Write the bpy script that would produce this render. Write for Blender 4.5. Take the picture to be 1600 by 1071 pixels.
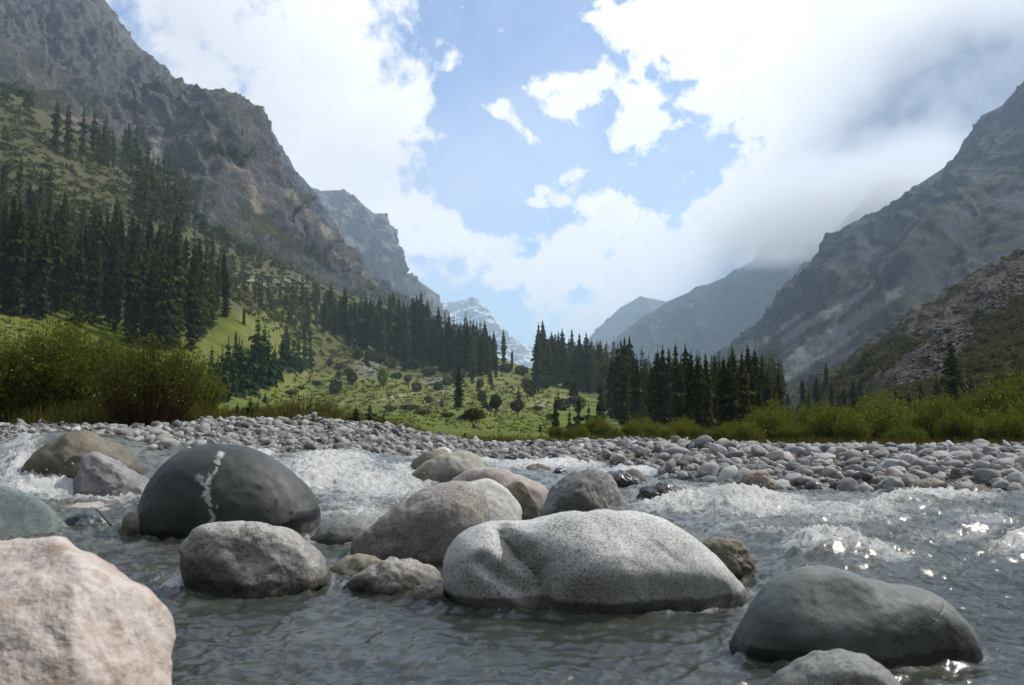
import bpy, bmesh, math, random
import numpy as np
from mathutils import Vector, Matrix, Euler
from mathutils.bvhtree import BVHTree

R = math.radians
sc = bpy.context.scene
for o in list(bpy.data.objects):
    bpy.data.objects.remove(o)
COL = sc.collection
rng = np.random.default_rng(7)
random.seed(7)

# ------------------------------------------------------------------ camera
CAM_Z = 1.25
F = 1256.0                      # focal length in photograph pixels (1600 wide)
PITCH = math.atan((655 - 535.5) / F)
cd = bpy.data.cameras.new('camera')
cd.sensor_width = 36
cd.lens = 36 * F / 1600
cd.clip_start = 0.05
cd.clip_end = 60000
cd.dof.use_dof = True
cd.dof.focus_distance = 14.0
cd.dof.aperture_fstop = 3.2
cam = bpy.data.objects.new('camera', cd)
cam.location = (0, 0, CAM_Z)
cam.rotation_euler = (math.pi / 2 + PITCH, 0, 0)
COL.objects.link(cam)
sc.camera = cam

# ------------------------------------------------------------------ sun + view
SUN_EL, SUN_AZ = R(48), R(67)   # azimuth from +Y (up the valley) towards +X
sd = bpy.data.lights.new('sun', 'SUN')
sd.energy = 3.2
sd.angle = R(2.0)      # veiled by thin cloud
sd.color = (1.0, 0.93, 0.82)
sun = bpy.data.objects.new('sun', sd)
sdir = Vector((math.sin(SUN_AZ) * math.cos(SUN_EL), math.cos(SUN_AZ) * math.cos(SUN_EL), math.sin(SUN_EL)))
sun.rotation_euler = sdir.to_track_quat('Z', 'Y').to_euler()
sun.location = sdir * 500
COL.objects.link(sun)
sc.view_settings.view_transform = 'Standard'
sc.view_settings.look = 'None'
sc.view_settings.exposure = 0.5
sc.view_settings.gamma = 1.0
sc.view_settings.use_curve_mapping = False
sc.render.engine = 'CYCLES'
cy = sc.cycles
cy.use_denoising = True
try:
    cy.denoiser = 'OPENIMAGEDENOISE'
except Exception:
    pass
sc.render.filter_size = 1.1
cy.max_bounces = 8
cy.diffuse_bounces = 3
cy.glossy_bounces = 3
cy.transmission_bounces = 5
cy.transparent_max_bounces = 6
cy.volume_bounces = 3
cy.sample_clamp_indirect = 4
cy.sample_clamp_direct = 5
cy.use_adaptive_sampling = True
cy.adaptive_threshold = 0.015

COSP, SINP = math.cos(PITCH), math.sin(PITCH)


def ray(px, py):
    a = (np.asarray(px, float) - 800) / F
    b = (535.5 - np.asarray(py, float)) / F
    return a, COSP - b * SINP, SINP + b * COSP


def at(px, py, D):
    """world point seen at photograph pixel (px,py) at forward distance D"""
    x, y, z = ray(px, py)
    s = D / y
    return np.stack([x * s, y * s, CAM_Z + z * s], -1)


def proj(P):
    P = np.asarray(P, float)
    x, y, z = P[..., 0], P[..., 1], P[..., 2] - CAM_Z
    fw = y * COSP + z * SINP
    up = -y * SINP + z * COSP
    fw = np.maximum(fw, 1e-3)
    return 800 + F * x / fw, 535.5 - F * up / fw


# ------------------------------------------------------------------ node helpers
class NT:
    def __init__(self, tree):
        self.t = tree
        self.n = tree.nodes
        self.l = tree.links

    def new(self, typ, **kw):
        nd = self.n.new(typ)
        for k, v in kw.items():
            setattr(nd, k, v)
        return nd

    def put(self, sock, v):
        if hasattr(v, 'is_linked') or isinstance(v, bpy.types.NodeSocket):
            self.l.new(v, sock)
        elif v is not None:
            if isinstance(v, (tuple, list)) and len(v) == 3 and sock.type == 'RGBA':
                v = (*v, 1)
            sock.default_value = v

    def math(self, op, a, b=None, c=None, clamp=False):
        nd = self.new('ShaderNodeMath', operation=op, use_clamp=clamp)
        self.put(nd.inputs[0], a)
        if b is not None:
            self.put(nd.inputs[1], b)
        if c is not None:
            self.put(nd.inputs[2], c)
        return nd.outputs[0]

    def add(self, a, b): return self.math('ADD', a, b)
    def mul(self, a, b): return self.math('MULTIPLY', a, b)
    def sub(self, a, b): return self.math('SUBTRACT', a, b)

    def step(self, x, lo, hi, a=0.0, b=1.0):
        nd = self.new('ShaderNodeMapRange', interpolation_type='SMOOTHSTEP')
        self.put(nd.inputs[0], x)
        self.put(nd.inputs[1], lo)
        self.put(nd.inputs[2], hi)
        self.put(nd.inputs[3], a)
        self.put(nd.inputs[4], b)
        return nd.outputs[0]

    def mix(self, f, a, b, mode='MIX'):
        nd = self.new('ShaderNodeMix', data_type='RGBA', blend_type=mode, clamp_factor=True)
        self.put(nd.inputs[0], f)
        self.put(nd.inputs[6], a)
        self.put(nd.inputs[7], b)
        return nd.outputs[2]

    def ramp(self, f, stops, interp='LINEAR'):
        nd = self.new('ShaderNodeValToRGB')
        cr = nd.color_ramp
        cr.interpolation = interp
        while len(cr.elements) < len(stops):
            cr.elements.new(0.5)
        for e, (p, c) in zip(cr.elements, stops):
            e.position = p
            e.color = (*c, 1) if len(c) == 3 else c
        self.put(nd.inputs[0], f)
        return nd.outputs[0]

    def noise(self, vec, scale, detail=4, rough=0.55, dist=0.0, out=0):
        nd = self.new('ShaderNodeTexNoise')
        if vec is not None:
            self.put(nd.inputs['Vector'], vec)
        self.put(nd.inputs['Scale'], scale)
        self.put(nd.inputs['Detail'], detail)
        self.put(nd.inputs['Roughness'], rough)
        self.put(nd.inputs['Distortion'], dist)
        return nd.outputs[out]

    def voro(self, vec, scale, feature='F1', out='Distance', rand=1.0):
        nd = self.new('ShaderNodeTexVoronoi', feature=feature)
        if vec is not None:
            self.put(nd.inputs['Vector'], vec)
        self.put(nd.inputs['Scale'], scale)
        self.put(nd.inputs['Randomness'], rand)
        return nd.outputs[out]

    def mapping(self, vec, scale=(1, 1, 1), rot=(0, 0, 0), loc=(0, 0, 0)):
        nd = self.new('ShaderNodeMapping')
        self.put(nd.inputs[0], vec)
        nd.inputs['Location'].default_value = loc
        nd.inputs['Rotation'].default_value = rot
        nd.inputs['Scale'].default_value = scale
        return nd.outputs[0]

    def obj(self): return self.new('ShaderNodeTexCoord').outputs['Object']
    def pos(self): return self.new('ShaderNodeNewGeometry').outputs['Position']

    def attr(self, name, kind='GEOMETRY', out='Fac'):
        nd = self.new('ShaderNodeAttribute', attribute_type=kind, attribute_name=name)
        return nd.outputs[out]

    def sep(self, v):
        nd = self.new('ShaderNodeSeparateXYZ')
        self.put(nd.inputs[0], v)
        return nd.outputs

    def bump(self, h, strength=0.5, dist=0.1, normal=None):
        nd = self.new('ShaderNodeBump')
        nd.inputs['Strength'].default_value = strength
        nd.inputs['Distance'].default_value = dist
        self.put(nd.inputs['Height'], h)
        if normal is not None:
            self.put(nd.inputs['Normal'], normal)
        return nd.outputs[0]


def new_mat(name):
    m = bpy.data.materials.new(name)
    m.use_nodes = True
    t = NT(m.node_tree)
    t.n.clear()
    out = t.new('ShaderNodeOutputMaterial')
    return m, t, out


def principled(t, out, color, rough=0.8, normal=None, spec=0.3, **kw):
    b = t.new('ShaderNodeBsdfPrincipled')
    t.put(b.inputs['Base Color'], color)
    t.put(b.inputs['Roughness'], rough)
    t.put(b.inputs['Specular IOR Level'], spec)
    if normal is not None:
        t.put(b.inputs['Normal'], normal)
    for k, v in kw.items():
        t.put(b.inputs[k], v)
    t.l.new(b.outputs[0], out.inputs[0])
    return b


# ------------------------------------------------------------------ sky (world)
world = bpy.data.worlds.new('World')
sc.world = world
world.use_nodes = True
W = NT(world.node_tree)
W.n.clear()
wout = W.new('ShaderNodeOutputWorld')
bg = W.new('ShaderNodeBackground')
bg.inputs['Strength'].default_value = 0.15
W.l.new(bg.outputs[0], wout.inputs[0])
sky = W.new('ShaderNodeTexSky')
sky.sky_type = 'NISHITA'
sky.sun_disc = False
sky.sun_elevation = SUN_EL
sky.sun_rotation = SUN_AZ
sky.altitude = 2000
sky.air_density = 1.0
sky.dust_density = .6
sky.ozone_density = 1.0
gen = W.new('ShaderNodeTexCoord').outputs['Generated']
gx, gy, gz = W.sep(gen)[:3]
AZ = W.math('ARCTAN2', gx, gy)
EL = W.math('ARCSINE', gz)


def azel(px, py):
    x, y, z = ray(px, py)
    return math.atan2(x, y), math.atan2(z, math.hypot(x, y))


def blob_sum(lst):
    acc = None
    for (px, py, sx, sy, rot, amp) in lst:
        a0, e0 = azel(px, py)
        ca, sa = math.cos(R(rot)), math.sin(R(rot))     # rot: anticlockwise in the picture
        da, de = W.sub(AZ, a0), W.sub(EL, e0)
        p = W.mul(W.add(W.mul(da, ca), W.mul(de, sa)), F / sx)
        q = W.mul(W.sub(W.mul(de, ca), W.mul(da, sa)), F / sy)
        g = W.math('EXPONENT', W.mul(W.add(W.mul(p, p), W.mul(q, q)), -1.0))
        g = W.mul(g, amp)
        acc = g if acc is None else W.add(acc, g)
    return acc


# the banks of cloud over the valley: centre, half width, half height, tilt, weight
CLOUDS = [(380,120,240,200,-30,.7),(560,190,110,150,10,.42),(600,300,70,60,0,.25),(545,20,60,60,0,.25),(690,80,30,50,30,.2),(660,200,30,70,0,.16),
(960,20,90,22,-8,.4),(1120,60,150,60,-15,.5),(1140,120,45,45,-30,.3),(1330,50,240,90,0,.6),
(1000,475,150,45,33,.5),(1180,340,170,52,40,.55),(1260,200,90,50,40,.4),(1350,280,240,130,25,.5),(1520,120,260,180,0,.6),
(925,150,90,32,-18,.5),(985,205,36,30,20,.35),(925,205,40,22,-30,.3),(768,172,34,15,-15,.34),(822,205,46,18,-42,.36),(868,168,40,20,0,.3),(1012,152,22,18,0,.35),(870,130,40,18,10,.25),
(720,375,120,35,-14,.55),(640,350,50,40,0,.35),(770,425,80,30,-10,.35),(960,330,70,28,-12,.42),(940,380,120,45,0,.42),(830,318,30,10,-15,.3),(860,440,120,25,0,.2)]
cov = blob_sum(CLOUDS)
back = W.step(W.math('ABSOLUTE', AZ), 0.75, 1.15, 0.0, 0.14)     # beyond the frame the sky goes on partly clouded
cov = W.add(cov, back)
overhead = W.step(EL, 0.62, 0.85, 0.0, 0.32)
cov = W.add(cov, overhead)
warp = W.noise(gen, 7, 3, 0.5, out=1)
wv = W.new('ShaderNodeVectorMath', operation='MULTIPLY_ADD')
W.put(wv.inputs[0], warp)
wv.inputs[1].default_value = (.06, .06, .06)
W.put(wv.inputs[2], gen)
n1 = W.noise(wv.outputs[0], 8.5, 9, 0.62)
n2 = W.noise(wv.outputs[0], 26, 6, 0.6)
nn = W.add(W.mul(W.sub(n1, 0.5), 1.95), W.mul(W.sub(n2, 0.5), 1.3))
soft = W.step(AZ, -.02, -.2, 0, .16)
dens = W.step(W.add(cov, nn), W.sub(0.17, W.mul(soft, .6)), W.add(0.45, soft))
veil = W.mul(W.step(W.noise(wv.outputs[0], 4.0, 6, .6), .3, .7), W.step(EL, .05, .5, .5, .22))
dens = W.math('MAXIMUM', dens, veil)
SHADES = [(1300, 340, 190, 55, 35, .5), (1460, 200, 190, 90, 20, .45), (1390, 300, 250, 95, 30, 1.05), (1250, 380, 220, 50, 33, .7), (1520, 130, 200, 120, 0, .45), (300, 70, 260, 120, -30, .38), (600, 270, 100, 60, 0, .15)]
shade = W.math('MINIMUM', blob_sum(SHADES), 1.0)
shade = W.math('MULTIPLY', shade, W.add(1.0, W.mul(W.sub(n1, .5), 1.2)), clamp=True)
ccol = W.mix(shade, (6.4, 6.3, 6.2), (.95, 1.15, 1.7))
ccol = W.mix(W.step(n2, .3, .7, 0, .3), ccol, (4.3, 4.5, 5.1))
W.put(bg.inputs['Color'], W.mix(dens, sky.outputs[0], ccol))

# ------------------------------------------------------------------ numpy noise
_G = np.array([[1, 1, 0], [-1, 1, 0], [1, -1, 0], [-1, -1, 0], [1, 0, 1], [-1, 0, 1], [1, 0, -1], [-1, 0, -1],
               [0, 1, 1], [0, -1, 1], [0, 1, -1], [0, -1, -1], [1, 1, 0], [-1, 1, 0], [0, -1, 1], [0, -1, -1]], np.float32)
_PERM = np.random.default_rng(3).permutation(512).astype(np.int32)
_PERM = np.concatenate([_PERM, _PERM, _PERM])


def perlin(x, y, z):
    x, y, z = np.broadcast_arrays(np.asarray(x, float), np.asarray(y, float), np.asarray(z, float))
    xi, yi, zi = np.floor(x), np.floor(y), np.floor(z)
    fx, fy, fz = (x - xi).astype(np.float32), (y - yi).astype(np.float32), (z - zi).astype(np.float32)
    X, Y, Z = xi.astype(np.int64) & 511, yi.astype(np.int64) & 511, zi.astype(np.int64) & 511
    u, v, w = [f * f * f * (f * (f * 6 - 15) + 10) for f in (fx, fy, fz)]
    r = []
    for dx in (0, 1):
        for dy in (0, 1):
            for dz in (0, 1):
                h = _PERM[_PERM[_PERM[(X + dx) & 511] + ((Y + dy) & 511)] + ((Z + dz) & 511)] & 15
                g = _G[h]
                r.append(g[..., 0] * (fx - dx) + g[..., 1] * (fy - dy) + g[..., 2] * (fz - dz))
    a = r[0] + (r[1] - r[0]) * w
    b = r[2] + (r[3] - r[2]) * w
    c = r[4] + (r[5] - r[4]) * w
    d = r[6] + (r[7] - r[6]) * w
    a = a + (b - a) * v
    c = c + (d - c) * v
    return a + (c - a) * u


def fbm(x, y, z, octv=5, gain=0.5, lac=2.03):
    s, a = 0, 1.0
    for i in range(octv):
        s = s + a * perlin(x + 17.3 * i, y + 9.1 * i, z + 5.7 * i)
        x, y, z = x * lac, y * lac, z * lac
        a *= gain
    return s


def ridged(x, y, z, octv=5, gain=0.5, lac=2.07):
    s, a = 0, 1.0
    for i in range(octv):
        n = 1 - np.abs(perlin(x + 31.7 * i, y + 3.3 * i, z + 8.9 * i)) * 2
        s = s + a * n * n * np.sign(n)
        x, y, z = x * lac, y * lac, z * lac
        a *= gain
    return s


def sstep(x, a, b):
    t = np.clip((x - a) / (b - a), 0, 1)
    return t * t * (3 - 2 * t)


# ------------------------------------------------------------------ mesh helpers
def mesh_np(name, V, faces, smooth=True, attrs=None):
    """faces: (n,3) or (n,4) int array, or a list of such arrays"""
    me = bpy.data.meshes.new(name)
    V = np.ascontiguousarray(V, np.float32).reshape(-1, 3)
    if not isinstance(faces, list):
        faces = [faces]
    faces = [np.asarray(f, np.int32) for f in faces if len(f)]
    me.vertices.add(len(V))
    me.vertices.foreach_set('co', V.ravel())
    loops = np.concatenate([f.ravel() for f in faces])
    tot = np.concatenate([np.full(len(f), f.shape[1], np.int32) for f in faces])
    start = np.concatenate([[0], np.cumsum(tot)[:-1]]).astype(np.int32)
    me.loops.add(len(loops))
    me.loops.foreach_set('vertex_index', loops)
    me.polygons.add(len(tot))
    me.polygons.foreach_set('loop_start', start)
    me.polygons.foreach_set('loop_total', tot)
    me.polygons.foreach_set('use_smooth', np.full(len(tot), smooth, bool))
    me.update(calc_edges=True)
    for k, a in (attrs or {}).items():
        at_ = me.attributes.new(k, 'FLOAT', 'POINT')
        at_.data.foreach_set('value', np.ascontiguousarray(a, np.float32).ravel())
    me.validate()
    return me


def grid_faces(nr, nc):
    i = np.arange(nr - 1)[:, None] * nc + np.arange(nc - 1)[None, :]
    return np.stack([i, i + 1, i + nc + 1, i + nc], -1).reshape(-1, 4)


def obj(name, me, mat=None, parent=None, loc=None):
    o = bpy.data.objects.new(name, me)
    if mat is not None and len(me.materials) == 0:
        me.materials.append(mat)
    COL.objects.link(o)
    if parent is not None:
        o.parent = parent
    if loc is not None:
        o.location = loc
    return o


def tag(o, label=None, cat=None, group=None, kind=None):
    if label:
        o['label'] = label
    if cat:
        o['category'] = cat
    if group:
        o['group'] = group
    if kind:
        o['kind'] = kind
    return o


def empty(name, loc, rz=0.0, s=1.0):
    o = bpy.data.objects.new(name, None)
    o.empty_display_size = 0.2
    o.location = loc
    o.rotation_euler = (0, 0, rz)
    o.scale = (s, s, s) if np.isscalar(s) else s
    COL.objects.link(o)
    return o


def copy_tree(o):
    c = o.copy()
    COL.objects.link(c)
    for ch in list(o.children):
        d = ch.copy()
        COL.objects.link(d)
        d.parent = c
    return c


def ico(sub):
    bm = bmesh.new()
    bmesh.ops.create_icosphere(bm, subdivisions=sub, radius=1)
    bm.verts.ensure_lookup_table()
    V = np.array([v.co[:] for v in bm.verts])
    Fc = np.array([[v.index for v in f.verts] for f in bm.faces])
    bm.free()
    return V, Fc


ICO = {}


def icos(sub):
    if sub not in ICO:
        ICO[sub] = ico(sub)
    return ICO[sub]


# ------------------------------------------------------------------ height functions (riverbed, banks, meadow, slopes)
class Surf:
    def __init__(self, pts):
        P = np.array([at(px, py, D) for px, py, D in pts])
        self.c = self.key(P[:, 0], P[:, 1])
        e = (P[:, 2] - CAM_Z) / P[:, 1]
        n = len(P)
        A = self.k(self.c, self.c) + np.eye(n) * 1e-3
        Q = np.c_[np.ones(n), self.c]
        M = np.block([[A, Q], [Q.T, np.zeros((3, 3))]])
        s = np.linalg.solve(M, np.r_[e, 0, 0, 0])
        self.w, self.p = s[:n], s[n:]

    @staticmethod
    def key(X, Y):
        return np.stack([2.5 * X / Y, np.log(Y)], -1)

    @staticmethod
    def k(a, b):
        d2 = ((a[:, None, :] - b[None, :, :]) ** 2).sum(-1)
        return -np.sqrt(d2 + 0.006)

    def __call__(self, X, Y):
        X, Y = np.asarray(X, float), np.asarray(Y, float)
        sh = X.shape
        q = self.key(X.ravel(), Y.ravel())
        out = np.empty(len(q))
        for i in range(0, len(q), 40000):
            qq = q[i:i + 40000]
            out[i:i + 40000] = self.k(qq, self.c) @ self.w + self.p[0] + qq @ self.p[1:]
        return (CAM_Z + out * Y.ravel()).reshape(sh)


def zpt(u, D, z):
    """control point by bearing and height instead of by picture row"""
    P = np.array([u * D, D, z])
    px, py = proj(P)
    return (float(px), float(py), D)


GP = [      (1600, 707, 21), (1400, 705, 22), (1200, 704, 24), (1100, 702, 26), (1030, 695, 26), (850, 697, 27), (750, 697, 26), (1900, 707, 20),
      (340, 663, 17), (450, 666, 18), (560, 670, 19), (640, 675, 20), (700, 688, 22),
      (-300, 668, 18), (0, 670, 18), (150, 670, 18), (250, 674, 17),
      (560, 665, 25), (450, 661, 25),
      (650, 688, 30), (750, 690, 32), (850, 690, 33), (750, 680, 45), (750, 665, 85), (850, 665, 95), (600, 650, 120), (700, 640, 200), (850, 640, 210),
      (575, 622, 300), (480, 630, 250), (650, 610, 330), (800, 610, 330), (540, 592, 350), (600, 580, 400), (500, 562, 385), (700, 580, 420),
      (780, 572, 450), (850, 600, 400), (900, 620, 330), (1000, 645, 250), (1100, 660, 180), (1200, 660, 180), (640, 562, 480), (560, 655, 80), (950, 668, 80),
      (1000, 632, 700), (1200, 640, 700), (830, 590, 700), (640, 560, 800),
      (330, 652, 100), (430, 622, 170), (350, 562, 190), (300, 548, 168), (200, 540, 155), (100, 505, 150), (0, 490, 140),
      (0, 560, 90), (100, 600, 70), (0, 622, 50), (200, 640, 45), (370, 490, 215),
      (0, 350, 230), (0, 300, 260), (0, 140, 400), (100, 200, 385), (200, 330, 330), (100, 300, 290), (330, 420, 330), (250, 400, 290),
      (400, 470, 310), (480, 478, 420), (640, 500, 530), (560, 482, 520), (420, 520, 290), (480, 540, 380), (450, 572, 310),
      (-250, 480, 125), (-250, 300, 230), (-250, 80, 390), (-250, 640, 40), (-250, 560, 80),
      (1240, 645, 220), (1300, 662, 120), (1450, 668, 90), (1600, 672, 70), (1900, 672, 60), (1700, 655, 150), (1900, 650, 140), (1400, 655, 180),
      (100, 600, 4000), (500, 600, 4000), (900, 620, 4000), (1500, 620, 4000), (-600, 600, 4000), (2200, 620, 4000), (900, 640, 12000), (-600, 640, 12000), (2200, 640, 12000)]
for u in (-1.2, -.8, -.4, 0, .4, .8, 1.2):
    GP += [zpt(u, 1.2, -.6), zpt(u, 3, -.55), zpt(u, 5, -.5), zpt(u, 7, -.42)]
GP += [zpt(-.8, 10, -.1), zpt(-.4, 10, -.15), zpt(0, 10, -.25), zpt(.4, 9.5, -.35), zpt(.8, 9, -.3),
       zpt(-.7, 12.5, .35), zpt(-.4, 12, .3), zpt(-.15, 12.5, .1), zpt(0, 14, 0), zpt(.15, 13, -.1)]
WP = [(100, 795, 9.0), (150, 778, 10), (0, 765, 10), (0, 702, 13.5), (150, 686, 14.6), (300, 694, 13.8), (-300, 700, 13.5), (540, 805, 9), (560, 772, 10.5),
      (520, 738, 12.3), (600, 720, 14.5), (690, 717, 16.5), (780, 720, 17.5), (900, 731, 16.5), (1050, 762, 12.5), (1200, 770, 12), (1400, 776, 11.5),
      (1600, 772, 11), (1900, 772, 11), (1200, 832, 8), (1500, 832, 8), (400, 720, 12.6), (-300, 765, 10), (1000, 790, 10.5)]
for u in (-1.2, -.8, -.4, 0, .4, .8, 1.2):
    WP += [zpt(u, 1.0, -.01), zpt(u, 2.5, 0), zpt(u, 4, 0), zpt(u, 5.5, 0), zpt(u, 25, .3 - .45 * min(u, 0))]
WP += [zpt(-.6, 7, .04), zpt(-.3, 7, .02), zpt(0, 7, .02), zpt(.3, 7, .03), zpt(.6, 7, .03)]
water_s = Surf(WP)

# the bed drops below the stream just off each bank
for px_, D_ in [(-300, 13.6), (0, 14.6), (150, 14.6), (250, 13.6), (330, 13.1), (430, 14.7), (500, 14.8), (600, 15.8), (690, 17.4), (750, 18.0), (880, 17.4), (1000, 16.4), (1040, 14.2), (1120, 13.6), (1200, 13.0), (1300, 12.6), (1400, 12.2), (1500, 11.9), (1600, 11.7), (1900, 11.2)]:
    x_ = (px_ - 800) / F * D_
    zw = float(water_s(np.array([x_]), np.array([D_]))[0])
    GP += [zpt((px_ - 800) / F, D_, zw + .02), zpt((px_ - 800) / F, D_ - .9, zw - .22)]
ground_s = Surf(GP)

BT = np.array([(-900, 18), (0, 18), (200, 17), (340, 18.5), (450, 19.5), (560, 20.5), (640, 21.5), (700, 24), (760, 27), (850, 28.5), (1030, 27.5), (1100, 27), (1200, 25), (1400, 23), (1600, 22), (2500, 21)], float)


def bank_top(X, Y):
    return np.interp(800 + F * X / Y, BT[:, 0], BT[:, 1])


def ground_h(X, Y):
    X, Y = np.asarray(X, float), np.asarray(Y, float)
    z = ground_s(X, Y)
    far = sstep(Y, 40, 120)
    z = z + far * (0.5 * fbm(X / 14, Y / 14, 1.1, 4) + 1.6 * sstep(Y, 120, 350) * fbm(X / 45, Y / 45, 4.2, 4))
    near = sstep(Y, 8, 14) * (1 - sstep(Y, 30, 60))
    z = z + near * 0.13 * fbm(X / 1.7, Y / 1.7, 2.7, 3)
    return z


def hit(px, py):
    """where the sight line through (px,py) meets the ground sheet"""
    x, y, z = ray(px, py)
    r = GBVH[0].ray_cast(Vector((0, 0, CAM_Z)), Vector((x, y, z)).normalized(), 1500)
    return None if r[0] is None else np.array(r[0])


# ------------------------------------------------------------------ ground sheet
GBVH = []


def make_ground():
    nu, nv = 380, 430
    u = np.linspace(-1.15, 1.15, nu)
    d = np.geomspace(1.0, 14000, nv)
    U, D = np.meshgrid(u, d)
    X, Y = U * D, D
    Z = ground_h(X, Y)
    bt = bank_top(X, Y)
    wob = fbm(X / 2.2, Y / 2.2, 8.8, 3) * 1.2
    gravel = 1 - sstep(Y, bt - .3 + wob, bt + .9 + wob)
    px, py = proj(np.stack([X, Y, Z], -1))
    dry = np.clip(.5 + .9 * fbm(X / 28, Y / 40, 3.3, 5), 0, 1) * sstep(Y, 120, 260)
    # bright mown flat near the river, straw coloured slope above the footpath
    straw = sstep(py, 640, 612) * sstep(px, 330, 480) * .95
    path = np.exp(-((py - np.interp(px, [530, 600, 660], [629, 622, 614])) / 1.6) ** 2) * sstep(px, 525, 540) * (1 - sstep(px, 640, 670)) * (Y > 150)
    stony = np.zeros_like(X)
    for (cx, cy_, rx, ry) in [(580, 578, 22, 8), (680, 597, 14, 5), (540, 500, 20, 6), (390, 440, 70, 8), (700, 612, 10, 5), (850, 632, 14, 4)]:
        stony = np.maximum(stony, np.exp(-((px - cx) / rx) ** 2 - ((py - cy_) / ry) ** 2) * (Y > 100))
    scrub = sstep(py, 500, 470) * (1 - sstep(px, 560, 700)) * (Y > 90) * sstep(py + .0 * px, 60, 90)
    scrub = np.maximum(scrub, sstep(px, 470, 500) * (1 - sstep(px, 760, 800)) * sstep(600 - py, 0, 25) * (Y > 250) * .7)
    P_, Fq = np.stack([X, Y, Z], -1), grid_faces(nv, nu)
    GBVH.append(BVHTree.FromPolygons(P_.reshape(-1, 3).tolist(), Fq.tolist()))
    me = mesh_np('ground', P_, Fq, True,
                 dict(gravel=gravel, dry=np.clip(dry + straw, 0, 1), path=path, stony=stony, scrub=scrub))
    return me


m_ground, t, out = new_mat('meadow_and_riverbed')
p = t.obj()
nA = t.noise(p, .35, 6, .65)
nB = t.noise(p, 3.0, 5, .65)
nC = t.noise(p, .05, 5, .6)
grass = t.ramp(nA, [(.25, (.038, .060, .006)), (.5, (.088, .118, .010)), (.75, (.165, .172, .022))])
straw = t.ramp(nA, [(.25, (.09, .09, .022)), (.5, (.15, .155, .035)), (.75, (.22, .20, .06))])
gcol = t.mix(t.mul(t.attr('dry'), t.step(nC, .3, .65)), grass, straw)
scrubc = t.ramp(nB, [(.3, (.035, .038, .013)), (.5, (.065, .066, .024)), (.7, (.11, .10, .045))])
gcol = t.mix(t.mul(t.attr('scrub'), t.step(nC, .12, .36)), gcol, scrubc)
gcol = t.mix(t.step(nB, .62, .75, 0, .6), gcol, (.05, .05, .02))
gcol = t.mix(t.mul(t.attr('stony'), t.step(nB, .42, .6)), gcol, (.36, .33, .29))
gcol = t.mix(t.attr('path'), gcol, (.42, .36, .24))
grav = t.ramp(t.noise(p, 9, 5, .7), [(.3, (.07, .065, .06)), (.55, (.17, .165, .155)), (.75, (.3, .29, .28))])
col = t.mix(t.attr('gravel'), gcol, grav)
principled(t, out, col, .9, t.bump(t.noise(p, 1.2, 6, .7), .6, .35), .2)
ground_o = tag(obj('ground', make_ground(), m_ground), kind='structure')

# ------------------------------------------------------------------ mountains
BVHS = []


def resample(poly, n, cum=None):
    P = np.array([at(*q) for q in poly])
    t_ = np.linspace(0, 1, n)
    return np.stack([np.interp(t_, cum, P[:, k]) for k in range(3)], -1)


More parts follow.
